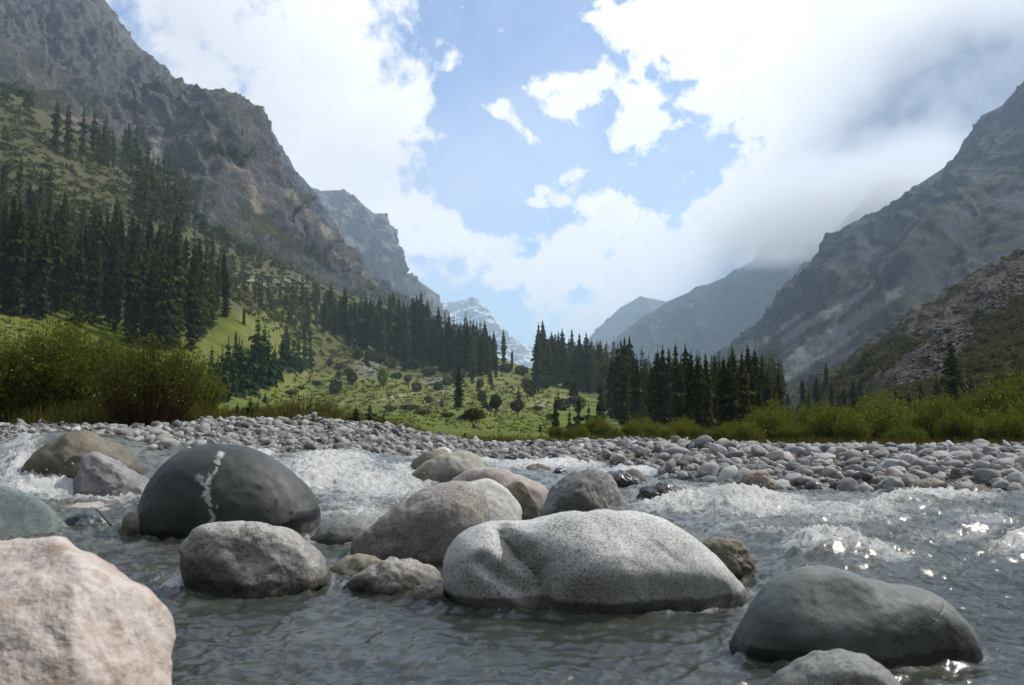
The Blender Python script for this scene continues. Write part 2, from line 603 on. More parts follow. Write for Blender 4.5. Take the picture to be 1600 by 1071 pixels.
def mountain(name, rows, levels, nu, nv, seed, big=(22, 220), mid=(10, 60), small=(3.5, 16), gully=(8, 60), bulges=(), masks=None,
             mat=None, thick=350, keep=.8, veg_h=.5, bvh=False, veg_bias=0.0):
    ridge = np.array([at(*q) for q in rows[-1]])
    px_r, py_r = np.array([q[0] for q in rows[-1]], float), np.array([q[1] for q in rows[-1]], float)
    seg = np.hypot(np.diff(px_r), np.diff(py_r))
    cum = np.r_[0, np.cumsum(seg)]
    cum /= cum[-1]
    lines = np.stack([resample(r, nu, cum) for r in rows], 0)          # k, nu, 3
    v = np.linspace(0, 1, nv)
    lv = np.array(levels, float)
    S = np.empty((nv, nu, 3))
    idx = np.clip(np.searchsorted(lv, v, side='right') - 1, 0, len(lv) - 2)
    f = (v - lv[idx]) / (lv[idx + 1] - lv[idx])
    S = lines[idx] * (1 - f)[:, None, None] + lines[idx + 1] * f[:, None, None]
    # soften the creases between rows
    if len(rows) > 2:
        for _ in range(max(4, nv // 18)):
            S[1:-1] = .25 * S[:-2] + .5 * S[1:-1] + .25 * S[2:]
    for _ in range(3):
        S[:-1, 1:-1] = .25 * S[:-1, :-2] + .5 * S[:-1, 1:-1] + .25 * S[:-1, 2:]
    du = np.gradient(S, axis=1)
    dv = np.gradient(S, axis=0)
    Nn = np.cross(du, dv)
    Nn /= np.linalg.norm(Nn, axis=-1, keepdims=True) + 1e-9
    toc = np.array([0, 0, CAM_Z]) - S
    sgn = np.sign((Nn * toc).sum(-1).mean())
    Nn = Nn * sgn
    X, Y, Z = S[..., 0], S[..., 1], S[..., 2]
    PX, PY = proj(S)
    VV = np.broadcast_to(v[:, None], X.shape)
    env = 1 - keep * VV ** 4
    slen = np.cumsum(np.linalg.norm(du, axis=-1), axis=1)
    o3 = seed * 13.7
    wx = fbm(X / 90, Y / 90, Z / 90 + o3, 3) * 30
    disp = env * big[0] * ridged(X / big[1] + o3, Y / big[1], Z / big[1], 4)
    gl = gully[1]
    disp += env * gully[0] * (ridged((slen + wx) / gl, Z / (gl * 5), o3, 3) - .5) * sstep(VV, .02, .25)
    disp += (1 - .45 * keep * VV ** 6) * mid[0] * (ridged(X / mid[1], Y / mid[1] + o3, Z / mid[1], 4, .55) - .6)
    disp += small[0] * fbm(X / small[1], Y / small[1], Z / small[1] + o3, 3, .6)
    disp -= disp.mean()
    disp *= np.clip(Y / Y[-1].mean(), .25, 1.0)
    tw = sstep(VV, .75, 1.0)
    disp = disp * (1 - tw) + np.clip(disp, -.9 * mid[0], .75 * mid[0]) * tw
    for (bx, by, rx, ry, rot, a) in bulges:
        c_, s_ = math.cos(R(rot)), math.sin(R(rot))
        dx, dy = PX - bx, -(PY - by)
        p_, q_ = (dx * c_ + dy * s_) / rx, (dy * c_ - dx * s_) / ry
        disp += a * Y / 1100 * np.exp(-(p_ ** 2 + q_ ** 2) ** 1.5)
    S = S + Nn * disp[..., None]
    # the far side: falls away behind the crest, so the mountain has a body
    hd = S[-1] - S[0]
    hd[:, 2] = 0
    hd /= np.linalg.norm(hd, axis=-1, keepdims=True) + 1e-9
    nb = 14
    backs = []
    for k in range(1, nb + 1):
        q = k / nb
        drop = (S[-1, :, 2] + 30) * (q ** 1.25)
        B = S[-1] + hd * (thick * q)
        B[:, 2] = S[-1, :, 2] - drop
        n_ = fbm(B[:, 0] / 60, B[:, 1] / 60, B[:, 2] / 60 + o3, 4) * 14 * q
        B[:, 2] += n_ - 4 * q
        backs.append(B)
    full = np.concatenate([S, np.stack(backs, 0)], 0)
    nr = full.shape[0]
    du = np.gradient(full, axis=1)
    dv = np.gradient(full, axis=0)
    n2_ = np.cross(du, dv)
    n2_ /= np.linalg.norm(n2_, axis=-1, keepdims=True) + 1e-9
    up = np.abs(n2_[..., 2])
    Vf = np.concatenate([VV, np.ones((nb, nu))], 0)
    Xf, Yf, Zf = full[..., 0], full[..., 1], full[..., 2]
    PXf, PYf = proj(full)
    nz = fbm(Xf / 70 + o3, Yf / 70, Zf / 70, 5, .6)
    veg = sstep(up + .55 * nz - .9 * (Vf - veg_h) + veg_bias, .45, .85)
    warm = np.clip(.4 + .8 * fbm(Xf / 160, Yf / 160 + o3, Zf / 160, 4), 0, 1)
    scree = np.zeros_like(veg)
    bare = np.zeros_like(veg)
    for (kind, x0, y0, x1, y1, w0, w1) in (masks or ()):
        dx, dy = x1 - x0, y1 - y0
        L2 = dx * dx + dy * dy
        tt = np.clip(((PXf - x0) * dx + (PYf - y0) * dy) / L2, 0, 1)
        dd = np.hypot(PXf - x0 - tt * dx, PYf - y0 - tt * dy) + 5 * fbm(PXf / 25, PYf / 25, o3, 3) + 3.5 * fbm(PXf / 5, PYf / 5, o3, 3)
        g = (1 - sstep(dd, .55 * (w0 + (w1 - w0) * tt), 1.15 * (w0 + (w1 - w0) * tt)))
        if kind == 'scree':
            scree = np.maximum(scree, g)
        elif kind == 'veg':
            veg = np.maximum(veg, g * sstep(nz, -.35, .1))
        elif kind == 'bare':
            bare = np.maximum(bare, g)
    veg = veg * (1 - scree) * (1 - bare)
    warm = np.maximum(warm * .45, bare)  # lightens bare outcrops; on the left cliff this paints in their sunlight
    fc = grid_faces(nr, nu)
    me = mesh_np(name, full, fc, True, dict(veg=veg, warm=warm, scree=scree))
    o = tag(obj(name, me, mat), kind='structure')
    if bvh:
        BVHS.append(BVHTree.FromPolygons(full.reshape(-1, 3).tolist(), fc.tolist()))
    return o


def rock_mat(name, dark, mid_, light, vegc, screec, scl=1.0, snow=False, warmc=(.33, .275, .20), bumpd=3.0):
    m, t, out = new_mat(name)
    p = t.obj()
    n_a = t.noise(p, .045 * scl, 8, .68)
    n_b = t.noise(p, .3 * scl, 6, .7)
    strat = t.noise(t.mapping(p, (.11, .11, .022), (R(14), R(-16), 0)), 1.0 * scl, 7, .68, .5)
    n_d = t.noise(p, .9 * scl, 5, .75)
    rk = t.ramp(t.add(t.mul(n_d, .4), t.add(t.mul(n_b, .3), t.mul(strat, .3))), [(.36, dark), (.5, mid_), (.62, light)])
    rk = t.mix(t.mul(t.attr('warm'), t.step(n_a, .45, .7)), rk, warmc)
    n_v = t.noise(p, .16 * scl, 6, .65)
    vg = t.ramp(n_v, [(.3, tuple(c * .6 for c in vegc)), (.5, vegc), (.7, tuple(c * 1.55 for c in vegc))])
    vg = t.mix(t.step(t.noise(p, .03, 4, .6), .45, .65, 0, .55), vg, (.11, .09, .055))
    vm = t.math('MULTIPLY', t.attr('veg'), t.step(t.add(t.mul(n_b, .6), t.mul(n_v, .4)), .34, .56), clamp=True)
    vm = t.math('MAXIMUM', vm, t.mul(t.step(t.attr('veg'), .55, 1.0), .85))
    c = t.mix(vm, rk, vg)
    sc_c = t.ramp(t.noise(p, .5 * scl, 5, .75), [(.35, tuple(x * .55 for x in screec)), (.6, screec), (.75, tuple(min(x * 1.3, .6) for x in screec))])
    c = t.mix(t.attr('scree'), c, sc_c)
    if snow:
        g = t.new('ShaderNodeNewGeometry')
        nzz = t.sep(g.outputs['Normal'])[2]
        c = t.mix(t.step(t.add(nzz, t.mul(t.sub(n_a, .5), 1.6)), .62, .8), c, (.8, .82, .85))
    h = t.add(t.mul(n_b, .5), t.add(t.mul(strat, .8), t.mul(t.noise(p, 1.1 * scl, 4, .7), .25)))
    principled(t, out, c, .92, t.bump(h, 1.0, bumpd * 1.4), .15)
    return m


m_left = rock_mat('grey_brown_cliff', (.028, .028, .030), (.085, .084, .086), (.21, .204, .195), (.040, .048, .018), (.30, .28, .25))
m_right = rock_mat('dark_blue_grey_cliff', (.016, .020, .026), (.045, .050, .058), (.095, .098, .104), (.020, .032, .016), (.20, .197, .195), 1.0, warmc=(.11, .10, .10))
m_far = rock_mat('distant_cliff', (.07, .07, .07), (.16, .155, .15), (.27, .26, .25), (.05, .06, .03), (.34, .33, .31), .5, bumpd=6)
m_snow = rock_mat('snowy_peak', (.08, .08, .08), (.14, .14, .14), (.22, .22, .22), (.05, .06, .03), (.34, .33, .31), .3, snow=True, bumpd=10)
m_talus = rock_mat('brown_talus_slope', (.026, .023, .019), (.06, .052, .044), (.12, .104, .088), (.022, .036, .012), (.12, .105, .09), 2.2, warmc=(.12, .10, .078), bumpd=1.2)

L1_ridge = [(-520, -270, 1100), (-260, -190, 1060), (0, -110, 1030), (120, -40, 1000), (178, 5, 980), (230, 66, 955), (262, 92, 945), (300, 126, 930), (355, 163, 905), (372, 196, 880), (385, 218, 860),
            (420, 262, 850), (470, 322, 850), (540, 374, 860), (590, 432, 875), (640, 480, 900), (690, 525, 930)]
L1_mid = [(-520, 0, 700), (-260, -10, 690), (0, 30, 680), (90, 90, 650), (130, 120, 650), (175, 160, 640), (215, 190, 625), (260, 190, 600), (300, 200, 580), (330, 215, 560), (350, 235, 545),
          (380, 290, 560), (415, 360, 580), (470, 410, 620), (530, 455, 680), (600, 490, 740), (670, 530, 800)]
L1_base = [(-520, 120, 380), (-260, 120, 385), (0, 165, 395), (60, 195, 390), (100, 225, 380), (140, 265, 370), (180, 320, 345), (220, 370, 335), (260, 395, 325), (300, 420, 325), (335, 445, 330),
           (380, 475, 345), (430, 490, 390), (490, 500, 450), (560, 505, 505), (630, 515, 540), (690, 545, 570)]
mountain('mountain', [L1_base, L1_mid, L1_ridge], [0, .45, 1], 460, 300, 1, big=(26, 210), mid=(13, 62), small=(3.2, 15), gully=(9, 55),
         bulges=[(335, 215, 55, 38, 10, 30), (245, 195, 60, 25, 10, 22), (395, 290, 120, 28, -62, 34), (470, 390, 120, 22, -38, 18), (320, 330, 110, 26, -60, -26), (180, 235, 60, 22, 0, -8)],
         masks=[('veg', 0, 150, 60, 170, 18, 14), ('veg', 330, 225, 400, 250, 14, 14), ('veg', 300, 440, 640, 490, 34, 12), ('veg', 380, 330, 620, 480, 14, 10), ('veg', 300, 330, 420, 430, 20, 30),
                ('bare', 60, 190, 190, 200, 18, 18), ('bare', 180, 185, 260, 215, 22, 22), ('bare', 290, 200, 350, 215, 22, 18), ('bare', 375, 250, 405, 330, 14, 8), ('bare', 245, 235, 255, 262, 12, 8), ('bare', 520, 395, 590, 440, 5, 6), ('bare', 455, 300, 510, 365, 5, 6), ('scree', 330, 400, 460, 460, 4, 10), ('scree', 240, 240, 260, 290, 10, 8),
                ('scree', 450, 300, 520, 370, 5, 8)],
         mat=m_left, veg_h=.25, bvh=True)
mountain('mountain', [[(300, 430, 1250), (360, 440, 1250), (420, 450, 1250), (480, 470, 1260), (520, 480, 1280), (560, 490, 1300), (600, 500, 1320), (680, 520, 1350)],
                      [(290, 95, 1600), (320, 128, 1600), (365, 168, 1560), (405, 172, 1540), (425, 182, 1530), (442, 218, 1500), (470, 260, 1480), (500, 292, 1450), (535, 345, 1430), (560, 385, 1420), (620, 440, 1430), (680, 500, 1450)]][0:0] or
         [[(300, 430, 1250), (330, 435, 1250), (360, 440, 1250), (400, 445, 1250), (420, 450, 1250), (450, 460, 1255), (480, 470, 1260), (520, 480, 1280), (560, 490, 1300), (580, 495, 1310), (620, 505, 1330), (680, 525, 1350)],
          [(290, 150, 1600), (320, 160, 1600), (365, 173, 1560), (408, 173, 1540), (424, 184, 1530), (440, 220, 1500), (470, 262, 1480), (500, 300, 1450), (535, 348, 1430), (560, 390, 1420), (620, 445, 1430), (680, 505, 1450)]],
         [0, 1], 150, 150, 2, big=(30, 260), mid=(16, 80), small=(5, 22), gully=(16, 70), mat=m_left, thick=400, veg_h=.0)
mountain('mountain', [[(440, 470, 2100), (480, 480, 2080), (520, 485, 2060), (550, 490, 2050), (580, 495, 2050), (600, 500, 2050), (620, 505, 2050), (640, 510, 2050), (680, 520, 2100), (730, 535, 2150)],
                      [(440, 270, 2450), (500, 290, 2400), (535, 289, 2380), (552, 299, 2360), (585, 325, 2330), (602, 327, 2310), (613, 360, 2300), (624, 412, 2290), (660, 470, 2300), (720, 525, 2320)]],
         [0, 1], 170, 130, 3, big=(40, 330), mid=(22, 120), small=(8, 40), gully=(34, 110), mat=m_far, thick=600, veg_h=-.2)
mountain('mountain', [[(580, 500, 2750), (620, 510, 2750), (650, 515, 2750), (680, 520, 2750), (700, 530, 2750), (730, 545, 2750)],
                      [(600, 415, 2950), (634, 421, 2950), (655, 432, 2930), (688, 455, 2900), (703, 485, 2890), (725, 540, 2880)]],
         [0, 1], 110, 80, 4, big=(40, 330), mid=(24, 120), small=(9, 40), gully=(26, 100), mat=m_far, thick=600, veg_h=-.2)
mountain('snow_peak', [[(600, 590, 5600), (680, 590, 5600), (710, 590, 5600), (740, 590, 5600), (770, 590, 5600), (800, 590, 5600), (840, 595, 5600), (900, 600, 5600)],
                       [(600, 500, 6300), (690, 468, 6300), (712, 465, 6300), (742, 460, 6250), (762, 476, 6200), (790, 512, 6150), (830, 540, 6100), (900, 575, 6100)]],
         [0, 1], 150, 70, 5, big=(60, 700), mid=(30, 250), small=(10, 80), gully=(40, 240), mat=m_snow, thick=1200, veg_h=-.9)
# right wall of the valley
mountain('mountain', [[(1090, 640, 700), (1130, 645, 660), (1170, 650, 620), (1220, 655, 560), (1290, 655, 520), (1360, 655, 470), (1440, 650, 430), (1500, 650, 410), (1560, 650, 390), (1640, 650, 370), (1760, 650, 340), (2000, 640, 300)],
                      [(1140, 560, 1000), (1165, 530, 980), (1195, 490, 960), (1250, 440, 920), (1300, 400, 880), (1370, 380, 850), (1420, 340, 830), (1470, 320, 820), (1530, 310, 810), (1600, 290, 790), (1720, 270, 760), (2000, 250, 700)],
                      [(1150, 562, 1350), (1180, 515, 1330), (1215, 462, 1300), (1262, 418, 1270), (1318, 348, 1240), (1380, 318, 1220), (1430, 283, 1200), (1480, 250, 1180), (1528, 175, 1160), (1560, 160, 1150), (1602, 112, 1120), (1720, 60, 1080), (2000, 30, 1000)][0:11] + [(2000, 30, 1000)]],
         [0, .45, 1], 330, 220, 6, big=(15, 260), mid=(8, 70), small=(3.6, 18), gully=(11, 60),
         masks=[('scree', 1408, 452, 1215, 582, 8, 16), ('scree', 1362, 450, 1225, 530, 4, 9), ('scree', 1260, 485, 1160, 560, 3, 6), ('scree', 1340, 520, 1230, 590, 4, 8),
                ('veg', 1180, 570, 1400, 470, 16, 6), ('veg', 1400, 440, 1600, 350, 22, 26), ('veg', 1450, 350, 1600, 260, 10, 14), ('veg', 1170, 580, 1260, 520, 14, 8)],
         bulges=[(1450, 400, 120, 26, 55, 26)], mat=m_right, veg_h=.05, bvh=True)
mountain('mountain', [[(1150, 600, 1900), (1250, 600, 1850), (1300, 600, 1800), (1340, 600, 1780), (1380, 600, 1750), (1450, 600, 1700), (1560, 600, 1650)],
                      [(1290, 360, 2100), (1312, 335, 2080), (1340, 305, 2050), (1365, 278, 2020), (1400, 270, 2000), (1470, 268, 1950), (1580, 262, 1900)]],
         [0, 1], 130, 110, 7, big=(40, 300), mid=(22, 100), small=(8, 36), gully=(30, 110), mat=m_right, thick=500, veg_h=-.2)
mountain('mountain', [[(850, 620, 2700), (950, 620, 2550), (1000, 620, 2450), (1050, 625, 2400), (1100, 630, 2300), (1150, 630, 2200), (1200, 630, 2100), (1250, 630, 2050), (1330, 630, 2000)],
                      [(930, 575, 3300), (962, 520, 3250), (1000, 492, 3200), (1050, 462, 3100), (1130, 428, 2950), (1172, 402, 2850), (1182, 378, 2820), (1235, 345, 2750), (1350, 330, 2650)]],
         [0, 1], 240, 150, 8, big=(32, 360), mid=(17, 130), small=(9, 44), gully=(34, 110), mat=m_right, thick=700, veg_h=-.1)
mountain('mountain', [[(840, 610, 4200), (920, 610, 4200), (960, 610, 4150), (1000, 610, 4100), (1050, 610, 4050), (1120, 610, 4000)],
                      [(880, 560, 4600), (925, 512, 4600), (962, 478, 4550), (998, 457, 4500), (1040, 465, 4450), (1120, 440, 4400)]],
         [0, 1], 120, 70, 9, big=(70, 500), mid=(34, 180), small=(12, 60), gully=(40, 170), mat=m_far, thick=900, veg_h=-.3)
# unseen valley sides behind the viewer, added and steepened to darken the boulder fronts
na_, nr_ = 120, 90
an_ = np.radians(np.linspace(56, 304, na_))
rr_ = np.geomspace(.8, 420, nr_)
RR_, AA_ = np.meshgrid(rr_, an_, indexing='ij')
XB, YB = RR_ * np.sin(AA_), RR_ * np.cos(AA_)
ZB = -.7 + 1.5 * sstep(RR_, 9, 17) + .70 * np.maximum(RR_ - 24, 0) ** 1.02 * sstep(RR_, 24, 40) * sstep(np.degrees(AA_), 56, 84) * (1 - sstep(np.degrees(AA_), 280, 304)) + fbm(XB / 25, YB / 25, .3, 4) * 3 * sstep(RR_, 25, 60)
bh = mesh_np('hillside', np.stack([XB, YB, ZB], -1), grid_faces(nr_, na_)[:, ::-1], True, dict(veg=sstep(fbm(XB / 30, YB / 30, 3.1, 4), -.5, .1), warm=np.zeros_like(XB), scree=np.zeros_like(XB)))
tag(obj('hillside', bh, m_talus), kind='structure')
# near brown talus hillside on the right
mountain('hillside', [[(1180, 665, 250), (1230, 668, 190), (1290, 672, 140), (1350, 676, 110), (1420, 680, 88), (1500, 682, 74), (1600, 684, 64), (1720, 686, 58), (1900, 690, 52)],
                      [(1205, 648, 330), (1250, 622, 300), (1300, 590, 270), (1360, 555, 245), (1430, 525, 215), (1510, 500, 185), (1600, 490, 160), (1720, 480, 140), (1900, 470, 120)],
                      [(1215, 645, 420), (1262, 602, 400), (1318, 562, 375), (1385, 508, 350), (1440, 468, 335), (1500, 430, 315), (1600, 376, 290), (1720, 330, 270), (1900, 280, 240)]],
         [0, .5, 1], 300, 200, 10, big=(4, 70), mid=(2.2, 18), small=(1.0, 4.5), gully=(2.5, 25),
         masks=[('veg', 1240, 620, 1420, 520, 10, 10), ('veg', 1290, 640, 1450, 560, 22, 18), ('veg', 1480, 640, 1600, 560, 24, 40), ('veg', 1560, 500, 1610, 470, 18, 28), ('veg', 1300, 655, 1600, 640, 20, 24),
                ('bare', 1440, 500, 1600, 400, 34, 26), ('bare', 1370, 600, 1480, 520, 14, 30), ('veg', 1400, 500, 1560, 400, 6, 6)],
         mat=m_talus, thick=120, veg_h=.0, bvh=True, veg_bias=-.1)


def hit_any(px, py):
    """nearest of ground and hillsides along a sight line"""
    best = hit(px, py)
    x, y, z = ray(px, py)
    d = Vector((x, y, z)).normalized()
    o = Vector((0, 0, CAM_Z))
    bd = 1e9 if best is None else np.linalg.norm(best - np.array([0, 0, CAM_Z]))
    for b in BVHS:
        r = b.ray_cast(o, d)
        if r[0] is not None and r[3] < bd:
            best, bd = np.array(r[0]), r[3]
    return best


# ------------------------------------------------------------------ water
BUMPS = [(85, 715, 75, 26, .26), (175, 702, 50, 14, .10), (1432, 798, 55, 14, .13), (1290, 862, 75, 20, .10), (520, 735, 90, 20, .12), (1590, 855, 40, 16, .07), (1130, 785, 50, 14, .08), (300, 895, 40, 10, .03), (1250, 795, 60, 8, -.04)]
FOAM = [(510, 740, 75, 26, 1.0), (600, 762, 95, 26, .8), (560, 800, 80, 20, .7), (640, 745, 40, 18, .8), (25, 735, 45, 40, .75), (80, 765, 110, 14, .95), (170, 778, 90, 8, .7), (100, 690, 50, 10, .4),
        (850, 728, 130, 9, .75), (1000, 735, 70, 8, .75), (930, 745, 60, 14, .5), (1060, 785, 90, 18, .85), (1180, 790, 120, 18, .8), (1290, 858, 70, 19, 1.1), (1375, 868, 70, 14, .75), (1590, 856, 50, 15, .95),
        (1230, 755, 30, 8, .9), (1450, 775, 90, 9, .75), (1350, 800, 140, 24, .62), (1500, 772, 80, 10, .75), (1220, 830, 160, 12, .42), (1480, 835, 120, 12, .45), (1400, 890, 160, 14, .3), (480, 760, 60, 22, .8), (400, 712, 40, 10, .9), (245, 775, 20, 8, .9), (310, 690, 60, 8, .5),
        (1000, 830, 80, 20, .3), (1130, 910, 60, 10, .25), (260, 905, 60, 12, .2), (1540, 820, 60, 12, .5), (640, 715, 60, 6, .4), (760, 722, 40, 6, .6), (1300, 900, 120, 20, .2)]


def make_water():
    nu, nv = 620, 470
    u = np.linspace(-.98, .98, nu)
    d = np.geomspace(1.3, 21, nv)
    U, D = np.meshgrid(u, d)
    X, Y = U * D, D
    Z = water_s(X, Y)
    px, py = proj(np.stack([X, Y, Z], -1))
    foam = np.zeros_like(X)
    for (cx, cy_, rx, ry, a) in FOAM:
        foam = np.maximum(foam, a * np.exp(-((px - cx) / rx) ** 2 - ((py - cy_) / ry) ** 2))
    wild = sstep(Y, 4.5, 9) * .55 + foam * .8 + .12
    for (cx, cy_, rx, ry, a) in BUMPS:
        Z = Z + 1.3 * a * np.exp(-(((px - cx) / rx) ** 2 + ((py - cy_) / ry) ** 2) ** 1.2)
    # stream runs from back left to front right: waves are stretched across it
    a_ = R(35)
    s1, s2 = X * math.cos(a_) + Y * math.sin(a_), -X * math.sin(a_) + Y * math.cos(a_)
    w1 = fbm(s1 / 1.1, s2 / .75, .5, 3)
    w2 = ridged(s1 / .34, s2 / .22, 3.5, 3, .55)
    w3 = fbm(X / .19 + .5 * w1, Y / .095, 7.5, 3, .5)
    w4 = ridged(X / .16 + w1, Y / .13, 2.2, 4, .6)
    w5 = ridged(s1 / .26 + .4 * w1, s2 / .17, 5.5, 3, .5)
    Z = Z + .075 * wild * w1 + .040 * wild * (w2 - .6) + (.019 + .014 * wild) * w3 + .015 * (w5 - .5) + .055 * sstep(foam, .25, .9) * (w4 - .4)
    for (bx_, by_, bw_, bd_) in STONES:
        q_ = np.hypot((X - bx_) / bw_, (Y - by_) / bd_)
        ring = np.exp(-((q_ - 1.03) / .10) ** 2)
        up_ = .5 + .5 * np.clip(((Y - by_) / bd_ - (X - bx_) / bw_) * .6, -1, 1)
        Z = Z + ring * (.012 + .03 * up_ * sstep(Y, 5, 8)) * (1 + .8 * w3)
        Z = Z + .010 * np.sin(q_ * 26 / (1 + bw_)) * np.exp(-np.maximum(q_ - 1, 0) * 3.2) * (q_ > .9)
        foam = np.maximum(foam, ring * (.30 + .35 * up_ * sstep(Y, 5, 9)) * np.clip(.8 + w1, .2, 1.4))
    foam = np.clip(foam + .22 * sstep(Y, 7, 10) * (w2 - .2) * sstep(w1, -.2, .5), 0, 1)
    crest = np.clip(.5 + .5 * w2 * sstep(Y, 3, 8), 0, 1)
    return mesh_np('water', np.stack([X, Y, Z], -1), grid_faces(nv, nu), True, dict(foam=foam, crest=crest, air=np.clip(sstep(Y, 5.5, 10) + foam, 0, 1))), (X, Y, Z, foam)


m_water, t, out = new_mat('glacial_stream_water')
p = t.obj()
fo = t.attr('foam')
n_f = t.noise(t.mapping(p, (1, .7, 1), (0, 0, R(35))), 9, 8, .72, 1.6)
n_g = t.noise(t.mapping(p, (1, 1.6, 1)), 38, 4, .7)
thr = t.sub(.98, t.mul(fo, .54))
fmask = t.step(t.add(t.mul(n_f, .9), t.mul(n_g, .15)), t.sub(thr, .34), t.add(thr, .04))
fmask = t.mul(fmask, t.step(fo, .04, .2))
turb_ = t.ramp(t.noise(p, 1.1, 4, .6), [(.3, (.045, .050, .043)), (.55, (.09, .099, .085)), (.75, (.14, .152, .133))])
turb = t.mix(t.attr('air'), t.mix(1.0, turb_, (.42, .44, .44), 'MULTIPLY'), turb_)
b = t.new('ShaderNodeBsdfPrincipled')
t.put(b.inputs['Base Color'], turb)
b.inputs['Roughness'].default_value = .2
b.inputs['IOR'].default_value = 1.5
b.inputs['Specular IOR Level'].default_value = .5
hb = t.add(t.mul(t.noise(t.mapping(p, (1, 1.5, 1)), 7, 5, .6), 1.0), t.mul(t.noise(p, 26, 4, .6), .35))
t.put(b.inputs['Normal'], t.bump(hb, .3, .03))
f = t.new('ShaderNodeBsdfPrincipled')
f.inputs['Base Color'].default_value = (.70, .72, .73, 1)
f.inputs['Roughness'].default_value = .55
t.put(f.inputs['Normal'], t.bump(t.add(n_f, n_g), .9, .05))
mx = t.new('ShaderNodeMixShader')
t.put(mx.inputs[0], fmask)
t.l.new(b.outputs[0], mx.inputs[1])
t.l.new(f.outputs[0], mx.inputs[2])
t.l.new(mx.outputs[0], out.inputs[0])
STONES = []

# ------------------------------------------------------------------ boulders
def stone_mat(name, base, dark, light, speck=55, speck_amt=.6, wet=.5, moss=0.0, warm=None, rough=.75, vein=False, patch=None, bump=.012, blotch=2.0, scratch=False, stain=.6):
    m, t, out = new_mat(name)
    p = t.obj()
    n_s = t.noise(p, speck * 1.2, 3, .8)
    n_s2 = t.noise(p, speck * 2.2, 2, .6)
    n_b = t.noise(p, blotch, 5, .6)
    n_m = t.noise(p, 9, 5, .65)
    c = t.mix(t.step(n_b, .35, .68), base, light)
    c = t.mix(t.mul(t.step(n_s, .49, .57), t.mul(t.step(n_b, .3, .6, 1.0, .7), speck_amt)), c, dark)
    c = t.mix(t.mul(t.step(n_s2, .58, .68), speck_amt * .7), c, light)
    if warm:
        c = t.mix(t.step(n_m, .5, .7, 0, .75), c, warm)
    if patch:
        c = t.mix(t.step(t.noise(p, 3.3, 6, .7), .56, .64), c, patch)
    if scratch:
        s_ = t.noise(t.mapping(p, (1, 1, 5), (R(20), R(30), 0)), 4, 5, .7, 1.0)
        c = t.mix(t.step(s_, .56, .66, 0, .5), c, light)
    if vein:
        v = t.attr('vein')
        vm = t.step(t.add(v, t.mul(t.sub(t.noise(p, 24, 6, .75), .5), 1.5)), .35, .85)
        c = t.mix(t.mul(vm, t.step(t.noise(p, 11, 5, .7), .3, .62, .2, .85)), c, (.60, .63, .64))
        d_ = t.attr('pit')
        c = t.mix(t.step(t.add(d_, t.mul(t.sub(t.noise(p, 22, 4, .7), .5), .9)), .45, .6), c, (.008, .009, .011))
    wp_ = t.new('ShaderNodeVectorMath', operation='MULTIPLY_ADD')
    t.put(wp_.inputs[0], t.noise(p, 3.5, 4, .6, out=1))
    wp_.inputs[1].default_value = (.35, .35, .35)
    t.put(wp_.inputs[2], p)
    ck = t.voro(wp_.outputs[0], 1.5, 'DISTANCE_TO_EDGE')
    ckm = t.mul(t.step(ck, .0, .012, 1, 0), t.step(t.noise(p, 2.1, 3, .5), .54, .64))
    c = t.mix(t.mul(ckm, .4), c, tuple(x * .45 for x in dark))
    if moss:
        z = t.sep(p)[2]
        mm = t.mul(t.step(t.add(z, t.mul(t.sub(n_m, .5), .5)), -.02, .28, 1, 0), t.step(n_m, .42, .6))
        c = t.mix(t.mul(mm, moss), c, (.055, .05, .018))
    hn = t.attr('rise')
    wm = t.step(t.add(hn, t.add(t.mul(t.sub(n_m, .5), 1.1), t.mul(t.sub(n_s, .5), 1.5))), .2, 1.0, 1, 0)
    wb = t.step(t.add(hn, t.mul(t.sub(n_m, .5), .25)), .14, .22, 1, 0)
    wm = t.math('MAXIMUM', t.mul(wm, stain), wb)
    c = t.mix(t.mul(wm, wet), c, t.mix(1.0, c, (.13, .122, .105), 'MULTIPLY'))
    rr = t.sub(rough, t.mul(wm, rough * .6 * wet))
    h = t.sub(t.add(t.mul(n_s, .35), t.add(t.mul(n_m, .9), t.mul(n_s2, .15))), t.mul(ckm, .4))
    principled(t, out, c, rr, t.bump(h, .55, bump), .4)
    return m


